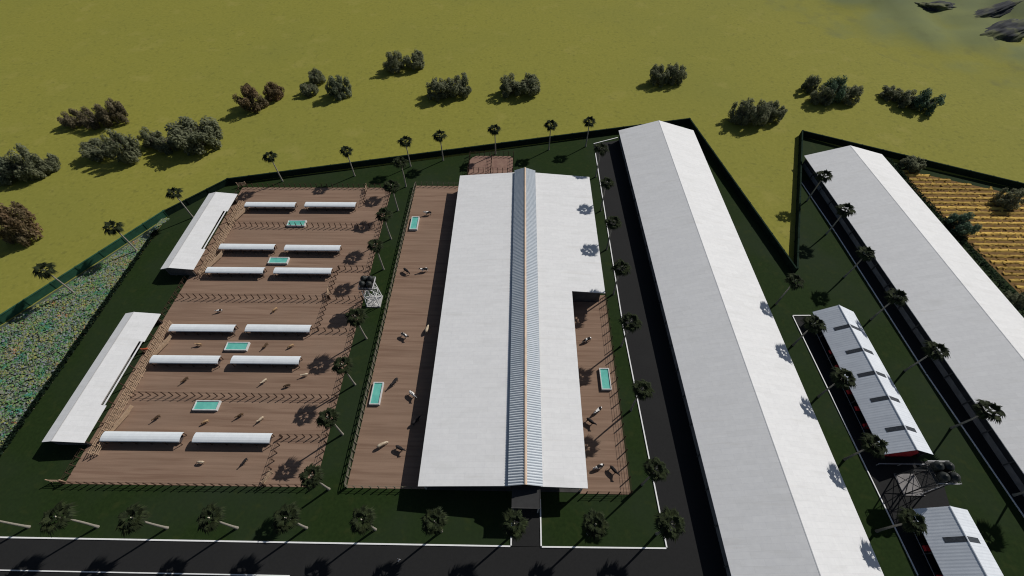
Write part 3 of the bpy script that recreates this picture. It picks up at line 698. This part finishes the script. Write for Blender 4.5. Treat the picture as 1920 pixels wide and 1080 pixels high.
# ------------------------------------------------------------------ long gable barns
def gable_barn(name, label, cat, loc, rz, wd, ln, ez, rx, rz_, roofm, cap, low=1.3, posts=6.0, group=None, inset=0.6):
    t = thing(name, label, cat, loc, rz, group)
    slope('roof', roofm, t, 0, ez, rx, rz_, 0, ln); slope('roof', roofm, t, wd, ez, rx + .002, rz_, 0, ln)
    b = MB(); b.prism([(rx - .14, rz_ - .02), (rx, rz_ + .035), (rx + .14, rz_ - .02), (rx, rz_ + .01)], -.03, ln + .03); b.build('ridge_cap', cap, t)
    return t
B = gable_barn('barn', 'longest white roofed barn beside the asphalt lane, ridge clear of any vents', 'barn', (33.4 + 143 * math.sin(R(1.1)), 132.5 - 143 * math.cos(R(1.1)), 0.05), R(1.1), 25.0, 143.0, 3.4, 12.5, 7.1, M['roof'], M['roof'])
CB = gable_barn('barn', 'long white roofed barn running to the right edge beside the golden crop', 'barn', (90.2 + 125 * math.sin(R(2.6)), 119.8 - 125 * math.cos(R(2.6)), 0.05), R(2.6), 24.9, 125.0, 3.4, 12.6, 6.9, M['roof'], M['roof'])
for t, ln, wd in ((B, 143.0, 25.0), (CB, 125.0, 24.9)):
    for x in (0.7, wd - 0.9):
        b = MB(); b.box(x, .6, -.05, x + .22, ln - .6, 1.35); b.build('side_wall', M['lowwall'], t)
        b = MB(); b.box(x + .06, .62, 1.35, x + .16, ln - .62, 3.35); b.build('curtain', M['curtain'], t)
    for y in (.6, ln - .8):
        b = MB(); b.prism([(.7, 0), (wd - .7, 0), (wd - .7, 3.3), (wd / 2, 6.6), (.7, 3.3)], y, y + .2); b.build('end_wall', M['wall'], t)
    pm = MB(); pm.box(-.1, -.1, 0, .1, .1, 3.3); pm = pm.mesh('post', M['wall'])
    n = int(ln / 6)
    for k in range(n + 1):
        obj('post', pm, t, (.58, .8 + (ln - 1.6) * k / n, 0))

# ------------------------------------------------------------------ side sheds of the paddock
def side_shed(label, x0, x1, xr, y0, y1, ez, rz_, n0, n1):
    t = thing('side_shed', label, 'shed', (x0, y0, 0.06), 0.0, 'white side sheds of the paddock')
    w_, L, r = x1 - x0, y1 - y0, xr - x0
    slope('roof', M['roof'], t, 0, ez, r, rz_, 0, L)
    b = MB(); th = .12                                      # the wide slope has a long slot along its eave
    f = 1.15 / (w_ - r); zi = ez + (rz_ - ez) * f; xi = w_ - 1.15
    b.prism([(xi, zi), (r + .002, rz_), (r + .002, rz_ - th), (xi, zi - th)], 0, L)
    for a, c in ((0, n0), (n1, L)):
        b.prism([(w_, ez), (xi + .001, zi), (xi + .001, zi - th), (w_, ez - th)], a, c)
    b.build('roof', M['roof'], t)
    b = MB(); b.box(xi + .55, n0 + .05, ez + .0, xi + .85, n1 - .05, ez + .09); b.build('eave_strip', M['roof'], t)
    b = MB(); b.prism([(r - .12, rz_ - .0), (r, rz_ + .05), (r + .12, rz_), (r, rz_ + .02)], -.02, L + .02); b.build('ridge_cap', M['capwhite'], t)
    b = MB(); b.box(.5, .5, 0, .65, L - .5, 2.85); b.build('back_wall', M['wall'], t)
    for y in (.5, L - .65):
        b = MB(); b.prism([(.66, 0), (w_ - 1.2, 0), (w_ - 1.2, ez), (r, rz_ - .25), (.66, ez - .05)], y, y + .15); b.build('end_wall', M['wall'], t)
    pm = MB(); pm.box(-.09, -.09, 0, .09, .09, 2.9); pm = pm.mesh('post', M['darkwood'])
    for k in range(8): obj('post', pm, t, (w_ - .9, .6 + (L - 1.2) * k / 7, 0))
    b = MB(); b.box(1.0, 1, 0, 4.5, L - 1, .5); b.build('stall_base', M['lowwall'], t)
side_shed('white roofed side shed beside the lower half of the paddock', -91.8, -83.5, -89.4, 27.0, 57.1, 3.0, 3.65, 7.6, 22.6)
side_shed('white roofed side shed beside the upper half of the paddock, smaller looking', -90.3, -81.9, -87.9, 70.6, 99.3, 3.0, 3.65, 7.0, 21.4)

# ------------------------------------------------------------------ machinery sheds
def machinery_shed(label, loc, rz, wd, ln, lights, ez=2.75, rx=4.6, rz_=5.6):
    t = thing('machinery_shed', label, 'shed', loc, rz, 'grey roofed machinery sheds')
    def corr(x0, z0, x1, z1): return corrugated('roof', M['metalroof'], t, x0, z0, x1, z1, 0, ln, per=0.5, amp=0.007)
    corr(0, ez, rx, rz_); corr(wd, ez, rx + .002, rz_)
    b = MB(); b.prism([(rx - .12, rz_), (rx, rz_ + .06), (rx + .12, rz_), (rx, rz_ + .03)], -.03, ln + .03); b.build('ridge_cap', M['metalroof'], t)
    for y in lights:
        for xa, xe, f0, f1 in ((0, rx, .42, .97), (wd, rx, .34, .95)):
            s0, s1 = (xa + (xe - xa) * f0, ez + (rz_ - ez) * f0), (xa + (xe - xa) * f1, ez + (rz_ - ez) * f1)
            b = MB(); b.prism([(s0[0], s0[1] + .004), (s1[0], s1[1] + .004), (s1[0], s1[1] + .03), (s0[0], s0[1] + .03)], y - .42, y + .42)
            sk = b.build('skylight', M['skylight'], t)
            if xa: sk['label'] = 'sunlit skylight strip'
    b = MB(); b.box(wd - .8, .4, 0, wd - .65, ln - .4, ez); b.build('back_wall', M['wall'], t)
    b = MB(); b.prism([(.4, 0), (wd - .8, 0), (wd - .8, ez), (rx, rz_ - .2), (.4, ez + .1)], ln - .5, ln - .35); b.build('end_wall', M['wall'], t)
    pm = MB(); pm.box(-.1, -.1, 0, .1, .1, ez); pm = pm.mesh('post', M['darksteel'])
    n = int(ln / 5.4)
    for k in range(n + 1):
        obj('post', pm, t, (.35, .5 + (ln - 1.0) * k / n, 0))
    b = MB(); b.bar((.2, .4, .62), (.2, ln - .4, .62), .08, .12); b.build('guard_rail', M['steel'], t)
    b = MB(); b.prism([(.9, 1.5), (wd - 3.4, 1.5), (wd - 3.4, ez + .9), (rx, rz_ - .16), (.9, ez + .35)], .06, .16)
    b.build('gable_panel', M['red'], t)
    return t
YL = (54.8, 48.8, 43.3, 37.8, 31.7)
machinery_shed('blue grey roofed machinery shed with five dark skylight strips and red gable', (70.55, 27.4, 0.07), R(0.9), 9.7, 33.0, [y - 27.4 for y in YL])
machinery_shed('blue grey roofed shed at the bottom edge with one skylight showing', (71.15, -14.0, 0.07), R(0.2), 9.9, 31.9, [26.9, 21.0, 15.0])

def wheel(b_, x, y, r, wdt):
    t = MB()
    t.lathe([(r * .62, -wdt / 2), (r * .92, -wdt / 2), (r, -wdt * .3), (r, wdt * .3), (r * .92, wdt / 2), (r * .62, wdt / 2)], 18)
    h = MB(); h.lathe([(r * .15, -wdt * .42), (r * .61, -wdt * .3), (r * .61, wdt * .3), (r * .15, wdt * .42)], 14)
    o = t.build('wheel', M['tyre'], b_, loc=(x, y, r)); o.rotation_euler = (R(90), 0, 0)
    h.build('hub', M['hub'], o)
def tractor():
    t = thing('tractor', 'red farm tractor with blue grey cab parked under the shed eave', 'tractor', (0, 0, .07), 0, 'red tractors in the machinery sheds')
    b = MB(); b.prism([(-.2, .75), (1.55, .7), (1.75, .95), (1.65, 1.35), (.2, 1.55), (-.2, 1.5)], -.42, .42); b.build('bonnet', M['red'], t)
    b = MB(); b.prism([(-1.5, .7), (-.2, .62), (-.2, 1.2), (-.7, 1.35), (-1.5, 1.3)], -.5, .5); b.build('body', M['red'], t)
    b = MB(); b.prism([(-1.35, 1.32), (-.22, 1.32), (-.35, 2.2), (-1.25, 2.2)], -.55, .55); b.build('cab', M['blue'], t)
    b = MB(); b.prism([(-1.45, 2.2), (-.2, 2.2), (-.3, 2.34), (-1.35, 2.34)], -.65, .65); b.build('cab_roof', M['red'], t)
    for s in (-1, 1):
        f = MB(); f.prism([(-1.75, 1.25), (-1.45, 1.62), (-.75, 1.62), (-.5, 1.3), (-.75, 1.55), (-1.4, 1.55)], s * .62 - .18 if s > 0 else -.98, s * .62 + .36 if s > 0 else -.44); f.build('mudguard', M['red'], t)
        wheel(t, -1.1, s * .8, .78, .42); wheel(t, 1.15, s * .7, .48, .3)
    b = MB(); b.tube((.9, .2, 1.4), (.9, .2, 2.1), .05, .04); b.build('exhaust', M['steel'], t)
    return t
tr = tractor()
for i, (x, y, a) in enumerate([(73.0, 50.6, 180), (72.9, 46.7, 176), (72.8, 41.0, 183), (72.9, 37.2, 178), (72.9, 33.6, 181), (75.1, 29.6, 268), (73.4, 12.0, 180), (73.4, 7.6, 176)]):
    o = tr if i == 0 else copy_tree(tr)
    o.location = (x - .4, y, .07); o.rotation_euler.z = R(a)
t = thing('barrier', 'long pale barrier bar on posts before the red shed gable', 'barrier', (70.3, 26.2, 0.07), 0.0)
b = MB(); b.bar((0, 0, 1.0), (13.0, .1, 1.0), .12, .14); b.build('barrier_bar', M['steel'], t)
for x in (0.2, 4.4, 8.6, 12.8):
    b = MB(); b.bar((x, .02, 0), (x, .02, .93), .12, .12); b.build('post', M['steel'], t)
# ------------------------------------------------------------------ water towers
def tower(label, x, y, s, h, tank_label, group, steel, lean=0.35):
    t = thing('water_tower', label, 'water tower', (x, y, 0.06))
    b = MB(); b.box(-s / 2 - .2, -s / 2 - .2, 0, s / 2 + .2, s / 2 + .2, .18); b.build('base_slab', M['concrete' if steel == 'whitesteel' else 'lowwall'], t)
    k0, k1 = s / 2, s / 2 - lean
    cs = [(-1, -1), (1, -1), (1, 1), (-1, 1)]
    P = lambda c, f: Vector((c[0] * (k0 + (k1 - k0) * f), c[1] * (k0 + (k1 - k0) * f), .18 + (h - .18) * f))
    for c in cs:
        l = MB(); l.bar(P(c, 0), P(c, 1), .16, .16); l.build('leg', M[steel], t)
    lv = [0, .5, .985]
    for i in range(4):
        a, c = cs[i], cs[(i + 1) % 4]
        for j in range(2):
            l = MB(); l.bar(P(a, lv[j]), P(c, lv[j + 1]), .09, .09); l.bar(P(c, lv[j]) + Vector((.05, .05, 0)), P(a, lv[j + 1]) + Vector((.05, .05, 0)), .09, .09); l.build('brace', M[steel], t)
            l = MB(); l.bar(P(a, lv[j + 1]), P(c, lv[j + 1]), .09, .09); l.build('girt', M[steel], t)
    p = s / 2 + .15
    b = MB(); b.box(-p, -p, h, p, p, h + .12); b.build('platform', M['wall'], t)
    for q, r_ in (((-p, -p), (p, -p)), ((p, -p), (p, p)), ((p, p), (-p, p)), ((-p, p), (-p, -p))):
        b = MB(); b.bar((*q, h + .72), (*r_, h + .72), .07, .07); b.bar((*q, h + .42), (*r_, h + .42), .05, .05)
        for f in (0.001, .5): b.bar((q[0] + (r_[0] - q[0]) * f, q[1] + (r_[1] - q[1]) * f, h + .12), (q[0] + (r_[0] - q[0]) * f, q[1] + (r_[1] - q[1]) * f, h + .76), .06, .06)
        b.build('guard_rail', M['steel' if q[1] == r_[1] else steel], t)
    l = MB()                                                   # ladder
    for sx in (-.22, .22): l.bar((sx + k0 * .2, -k0 - .15, .2), (sx + k0 * .2, -k1 - .25, h + .7), .05, .05)
    for q in range(int(h / .4)):
        f = (q + .5) / int(h / .4); yy = -k0 - .15 + (k0 - k1 - .1) * f; l.bar((-.22 + k0 * .2, yy, .2 + h * f), (.22 + k0 * .2, yy, .2 + h * f), .04, .04)
    l.build('ladder', M['steel'], t)
    q = s / 4 + .02; r = s / 4 - .06
    for i, (cx, cy) in enumerate(((-q, -q), (q, -q), (q, q), (-q, q))):
        b = MB(); b.lathe([(r * .96, 0), (r, .08), (r, .4), (r * .97, .43), (r, .46), (r, .85), (r * .97, .88), (r, .91), (r, 1.25), (r * .8, 1.5), (.3, 1.62), (.28, 1.72)], 20)
        o = b.build('water_tank', M['tank'], None, True, (x + cx, y + cy, .06 + h + .125))
        tag(o, tank_label, 'water tank', group)
tower('white lattice water tower between the paddock and the narrow yard', -35.1, 63.6, 3.1, 7.0, 'black round water tank on the tower beside the paddock', 'tanks on the paddock tower', 'whitesteel')
tower('white lattice water tower on asphalt between the two machinery sheds', 75.0, 22.7, 3.5, 8.0, 'black round water tank on the tower between the machinery sheds', 'tanks on the shed tower', 'darksteel')

# ------------------------------------------------------------------ feeding shelters and water troughs
def shelter_mesh(L):
    arc = [(-1.02, 1.62), (-.9, 1.76), (-.5, 1.90), (0, 1.95), (.5, 1.90), (.9, 1.76), (1.02, 1.62)]
    prof = arc + [(x * .95, z - .06) for x, z in reversed(arc)]
    b = MB(); n = len(prof)
    vs = [(-L / 2, y, z) for y, z in prof] + [(L / 2, y, z) for y, z in prof]
    b.add(vs, [(k, (k + 1) % n, n + (k + 1) % n, n + k) for k in range(n)])
    m = len(arc)
    for o in (0, n): b.add([vs[o + i] for i in range(n)], [(i, i + 1, n - 2 - i, n - 1 - i) for i in range(m - 1)])
    return b.mesh('roof', M['shelter'])
pm = MB(); pm.box(-.06, -.06, 0, .06, .06, 1.62); pm = pm.mesh('post', M['darkwood'])
sm = shelter_mesh(15.0)
bk = MB(); bk.prism([(-.55, .15), (-.75, .75), (-.66, .75), (-.5, .25), (.5, .25), (.66, .75), (.75, .75), (.55, .15)], -7.1, 7.1); bk = bk.mesh('feed_bunk', M['bunk'])
for (x, y, L, lab) in SHELTERS:
    t = thing('feeding_shelter', lab, 'feeding shelter', (x, y, .07), R(.3), 'white feeding shelters in the paddock')
    o = obj('roof', sm, t); o.scale.x = L / 15.0
    for k in range(6):
        for s in (-.95, .95): obj('post', pm, t, ((k / 5 - .5) * (L - .6), s, 0))
    o = obj('feed_bunk', bk, t, rz=R(90)); o.scale.y = L / 15.4
def trough_meshes():
    b = MB(); a, c, h, w_ = 2.55, 1.08, .62, .2
    b.box(-a, -c, 0, a, -c + w_, h); b.box(-a, c - w_, 0, a, c, h); b.box(-a, -c + w_, 0, -a + w_, c - w_, h); b.box(a - w_, -c + w_, 0, a, c - w_, h)
    q = MB(); q.box(-a + w_ + .002, -c + w_ + .002, 0.05, a - w_ - .002, c - w_ - .002, .46)
    return b.mesh('rim', M['rim']), q.mesh('water', M['water'])
rm, wm = trough_meshes()
for (x, y, r, lab) in TROUGHS:
    t = thing('water_trough', lab, 'water trough', (x, y, .07), R(90.5) if r else R(.5), 'white rimmed water troughs')
    obj('rim', rm, t); obj('water', wm, t)

# ------------------------------------------------------------------ palms
def fan_leaf(b, az, el, rad, pet, drp):
    d = Vector((math.cos(az) * math.cos(el), math.sin(az) * math.cos(el), math.sin(el)))
    side = Vector((-math.sin(az), math.cos(az), 0)); up = side.cross(d) * -1
    base = d * .12; hub = d * pet
    b.bar(base, hub, .06, .04)
    n = 13; rows = []
    for i in range(n):
        a = R(-50 + 100 * i / (n - 1)); L = rad * (1.0 - .32 * abs(a) / R(50)) * random.uniform(.9, 1.08)
        dirv = d * math.cos(a) + side * math.sin(a)
        wv = (side * math.cos(a) - d * math.sin(a)) * (rad * .075)
        mid = hub + dirv * L * .62 + up * (.10 * rad); tip = hub + dirv * L - Vector((0, 0, drp * rad * random.uniform(.6, 1.3)))
        b.add([hub, mid - wv, tip, mid + wv], [(0, 1, 2, 3)])
def palm_crown(seed):
    random.seed(seed); b = MB(); n0 = 8
    for k in range(n0):
        fan_leaf(b, 2 * math.pi * (k + random.uniform(-.25, .25)) / n0, R(random.uniform(-4, 14)), random.uniform(1.55, 1.85), random.uniform(.55, .8), .30)
    for k in range(5):
        fan_leaf(b, 2 * math.pi * (k + random.uniform(-.3, .3)) / 5, R(random.uniform(34, 60)), random.uniform(1.3, 1.6), random.uniform(.4, .6), .22)
    for k in range(4):
        fan_leaf(b, 2 * math.pi * (k + random.uniform(-.3, .3)) / 4 + .4, R(random.uniform(-46, -24)), random.uniform(1.2, 1.4), random.uniform(.5, .7), .30)
    return b.mesh('crown', M['palmleaf'], fix=False)
crowns = [palm_crown(s) for s in (3, 11, 29, 47)]
def palm_trunk(h, bend):
    b = MB(); n = 9; prof = []
    seg = 8; vs = []; fs = []
    for j in range(seg + 1):
        f = j / seg; r = .215 * (1 - .42 * f) + (.06 if j == 0 else 0); cx = bend * math.sin(f * 3.1) * .12
        for k in range(n):
            a = 2 * math.pi * k / n; vs.append((cx + r * math.cos(a), r * math.sin(a), f * h))
    for j in range(seg):
        for k in range(n): fs.append((j * n + k, j * n + (k + 1) % n, (j + 1) * n + (k + 1) % n, (j + 1) * n + k))
    fs.append(tuple(range(seg * n, seg * n + n)))
    b.add(vs, fs); return b.mesh('trunk', M['trunk'], smooth=True)
trunks = [palm_trunk(9.2, x) for x in (.6, -1.0)]
ht = MB(); ht.lathe([(.13, 0), (.14, .25), (.09, .5), (.02, .7)], 8); hm = ht.mesh('growing_tip', M['palmheart'], smooth=True)
random.seed(5)
for i, (x, y, h, lab, grp) in enumerate(PALMS):
    t = thing('fan_palm', lab, 'palm tree', (x, y, .03), random.uniform(0, 6.28), grp)
    s = h / 9.2
    o = obj('trunk', trunks[i % 2], t); o.scale.z = s
    o = obj('crown', crowns[i % 4], t, (0, 0, h - .05)); q = random.uniform(1.04, 1.22); o.scale = (q, q, q)
    obj('growing_tip', hm, t, (0, 0, h - .05))

# ------------------------------------------------------------------ bushy field trees
def tree_crown(seed, leaf):
    """unit crown: about 1 wide and 1 high, made of many small leaf clumps"""
    rnd = random.Random(seed); b = MB()
    lumps = []
    for k in range(34):
        a = rnd.uniform(0, 6.28); r = rnd.random() ** .5 * .42; z = rnd.uniform(.16, .86)
        lumps.append((Vector((r * math.cos(a), r * math.sin(a), z * (1.08 - 1.0 * r))), rnd.uniform(.075, .135)))
    for k in range(7):
        a = rnd.uniform(0, 6.28); r = rnd.uniform(.2, .36); lumps.append((Vector((r * math.cos(a), r * math.sin(a), rnd.uniform(.10, .2))), rnd.uniform(.09, .15)))
    for c, R_ in lumps:
        for _ in range(int(13000 * R_ * R_)):
            d = Vector((rnd.gauss(0, 1), rnd.gauss(0, 1), rnd.gauss(0, 1))).normalized()
            f = rnd.random() ** .25
            p = c + Vector((d.x * .9, d.y * .9, d.z * 1.5)) * (R_ * f * (1 + .25 * mnoise.noise(d * 2.2 + c * 9)))
            if p.z < .03: continue
            nrm = (d + Vector((rnd.gauss(0, .5), rnd.gauss(0, .5), rnd.gauss(.75, .5)))).normalized()
            u = nrm.cross(Vector((rnd.gauss(0, .4), rnd.gauss(0, .4), 1))).normalized(); v = nrm.cross(u); s = rnd.uniform(.010, .021)
            b.add([p - u * s, p - v * s * 1.9, p + u * s, p + v * s * 1.9], [(0, 1, 2, 3)])
    return b.mesh('crown', leaf, fix=False)
def tree_trunk(seed):
    rnd = random.Random(seed); b = MB()
    b.tube((0, 0, 0), (0, 0, .22), .035, .026, 8)
    for k in range(7):
        a = 2 * math.pi * k / 7 + rnd.uniform(-.3, .3); r = rnd.uniform(.12, .28); q = (r * math.cos(a) * .5, r * math.sin(a) * .5, rnd.uniform(.28, .36))
        b.tube((0, 0, rnd.uniform(.08, .2)), q, .02, .014, 6); b.tube(q, (r * math.cos(a), r * math.sin(a), rnd.uniform(.5, .75)), .014, .005, 6)
    return b.mesh('trunk', M['bark'])
tt = [tree_trunk(1), tree_trunk(2)]
tcr = {}
random.seed(21)
for i, (x, y, wd, h, kind, lab) in enumerate(TREES):
    key = (kind, i % (4 if kind == 0 else 2))
    if key not in tcr: tcr[key] = tree_crown(100 + 17 * kind + key[1], M['leaf%d' % kind])
    t = thing('bushy_tree', lab, 'tree', (x, y, 0), random.uniform(0, 6.28), 'bushy trees of the field')
    q = wd * .98; o = obj('crown', tcr[key], t); o.scale = (q, q, h * 1.02)
    o = obj('trunk', tt[i % 2], t); o.scale = (q, q, h)

# ------------------------------------------------------------------ rock outcrops on the rise
def rock(label, x, y, z, sx, sy, sz, rz, tilt, seed):
    bm = bmesh.new(); bmesh.ops.create_icosphere(bm, subdivisions=5, radius=1)
    for v in bm.verts:
        p = v.co.copy(); k = mnoise.noise(p * 1.6 + Vector((seed, 0, 0))) * .34 + mnoise.noise(p * 4.5 + Vector((0, seed, 0))) * .16 + mnoise.noise(Vector((p.x * 2, p.y * 11, p.z * 11 + seed))) * .09
        v.co = p * (1 + k)
        v.co.x *= sx; v.co.y *= sy; v.co.z *= sz
    me = bpy.data.meshes.new('rock_outcrop'); bm.to_mesh(me); bm.free(); me.materials.append(M['rock']); me.polygons.foreach_set('use_smooth', [True] * len(me.polygons))
    o = obj('rock_outcrop', me, None, (x, y, z)); o.rotation_euler = (tilt[0], tilt[1], rz)
    return tag(o, label, 'rock', 'rock outcrops on the rise')
rock('dark rocky outcrop farther up the rise, standing apart', 200, 239, 1.3, 12.5, 5.0, 2.6, R(10), (R(-8), R(6)), 3)
rock('largest dark slate outcrop, lowest one on the grassy rise', 212, 212.5, 0.3, 19, 6.6, 4.0, R(24), (R(-12), R(-8)), 8)
rock('long narrow dark rock ledge above the largest outcrop', 219, 231, 2.0, 25, 4.4, 3.0, R(22), (R(-8), R(-8)), 14)
rock('small low rock left of the outcrop up the rise', 185, 236, 0.2, 4.0, 1.6, .8, R(5), (0, R(4)), 19)

# ------------------------------------------------------------------ cattle
def cow_mesh(m, graze):
    hx, hz = (1.28, .62) if graze else (1.16, 1.36)
    nd = [(-.15, 0, 1.02, .40, .36), (-.75, 0, 1.06, .36, .33), (-1.02, 0, 1.08, .24, .22), (.42, 0, 1.04, .36, .38), (.74, 0, 1.12, .24, .28)]
    ed = [(0, 1), (1, 2), (0, 3), (3, 4)]
    def chain(start, pts):
        p = start
        for q in pts: nd.append(q); ed.append((p, len(nd) - 1)); p = len(nd) - 1
        return p
    if graze: hd = chain(4, [(1.0, 0, .98, .16, .19), (1.2, 0, .72, .13, .16), (1.3, 0, .48, .12, .13), (1.42, 0, .2, .08, .09)])
    else: hd = chain(4, [(.96, 0, 1.28, .15, .19), (1.14, 0, 1.42, .13, .15), (1.3, 0, 1.36, .12, .13), (1.56, 0, 1.18, .075, .085)])
    poll = hd - 2
    px, pz = nd[poll][0], nd[poll][2]
    for s in (-1, 1):
        chain(poll, [(px - .02, s * .15, pz + .07, .045, .03), (px - .06, s * .30, pz + .05, .035, .02)])       # ears
        chain(3, [(.46, s * .20, .74, .13, .13), (.50, s * .21, .42, .07, .07), (.48, s * .21, .10, .05, .05), (.52, s * .21, .02, .06, .06)])
        chain(1, [(-.84, s * .21, .80, .17, .15), (-.72, s * .22, .56, .09, .09), (-.90, s * .22, .36, .06, .06), (-.86, s * .22, .10, .05, .05), (-.82, s * .22, .02, .06, .06)])
    chain(2, [(-1.16, 0, 1.0, .05, .05), (-1.24, 0, .70, .03, .03), (-1.22, 0, .42, .045, .045)])
    return skin_mesh('cow', nd, ed, m)
cm = {}
for i, (x, y, a, kind, lab) in enumerate(COWS):
    key = (kind, i % 3 == 1)
    if key not in cm: cm[key] = cow_mesh(M['cow%d' % kind], key[1])
    o = obj('calf' if 'calf' in lab else 'cow', cm[key], None, (x, y, .07), R(a))
    s = .75 if 'calf' in lab else (.62 if x < -40 else .9); o.scale = (s, s, s)
    tag(o, lab, 'cow', 'cattle in the yards')

# ------------------------------------------------------------------ a person walking on the road
def person(x, y, rz):
    t = thing('person', 'person in white top and grey trousers walking on the asphalt road', 'person', (x, y, .06), rz)
    nd = [(0, 0, .95, .15, .11), (0, 0, 1.15, .14, .10), (0, 0, 1.38, .16, .10), (.0, 0, 1.50, .055, .055), (.02, 0, 1.60, .075, .085), (.03, 0, 1.70, .07, .085)]
    ed = [(0, 1), (1, 2), (2, 3), (3, 4), (4, 5)]
    def chain(b_, start, pts):
        n_, e_ = b_; p = start
        for q in pts: n_.append(q); e_.append((p, len(n_) - 1)); p = len(n_) - 1
        return p
    body = (nd, ed)
    nose = chain(body, 4, [(.13, 0, 1.62, .018, .018)])
    for s in (-1, 1):
        chain(body, 4, [(.02, s * .085, 1.62, .022, .016)])
        hand = chain(body, 2, [(0, s * .19, 1.40, .055, .055), (-.06 * s, s * .23, 1.14, .042, .042), (.10 - .14 * s, s * .24, .92, .03, .03), (.13 - .15 * s, s * .24, .85, .038, .022)])
        hx, hy, hz = nd[hand][:3]
        for f in range(4):
            L = (.065, .08, .075, .055)[f]
            chain(body, hand, [(hx + .03 - .02 * f, hy, hz - .045, .010, .010), (hx + .035 - .02 * f, hy - s * .012, hz - .045 - L, .008, .008)])
        chain(body, hand, [(hx + .05, hy - s * .01, hz, .011, .011), (hx + .065, hy - s * .015, hz - .04, .009, .009)])
        chain(body, 0, [(0, s * .09, .88, .085, .085), (.10 * s + .03, s * .095, .50, .058, .058), (.17 * s - .04, s * .1, .09, .04, .04), (.17 * s + .10, s * .105, .04, .04, .032)])
    obj('body', skin_mesh('body', nd, ed, M['skin']), t)
    tn = [(0, 0, 1.06, .165, .13), (0, 0, .92, .165, .13), (0, 0, 1.22, .155, .12), (0, 0, 1.40, .185, .12)]; te = [(0, 1), (0, 2), (2, 3)]
    for s in (-1, 1): chain((tn, te), 3, [(0, s * .19, 1.41, .075, .075), (-.04 * s, s * .22, 1.22, .068, .068)])
    obj('shirt', skin_mesh('shirt', tn, te, M['shirt']), t)
    pn = [(0, 0, .93, .158, .125)]; pe = []
    for s in (-1, 1): chain((pn, pe), 0, [(0, s * .09, .84, .10, .10), (.10 * s + .03, s * .095, .50, .075, .075), (.17 * s - .04, s * .1, .13, .06, .06)])
    obj('trousers', skin_mesh('trousers', pn, pe, M['trousers']), t)
    hn = [(-.01, 0, 1.72, .085, .095), (-.04, 0, 1.64, .07, .085)]
    obj('hair', skin_mesh('hair', hn, [(0, 1)], M['hair']), t)
person(-19.6, 8.75, R(200))
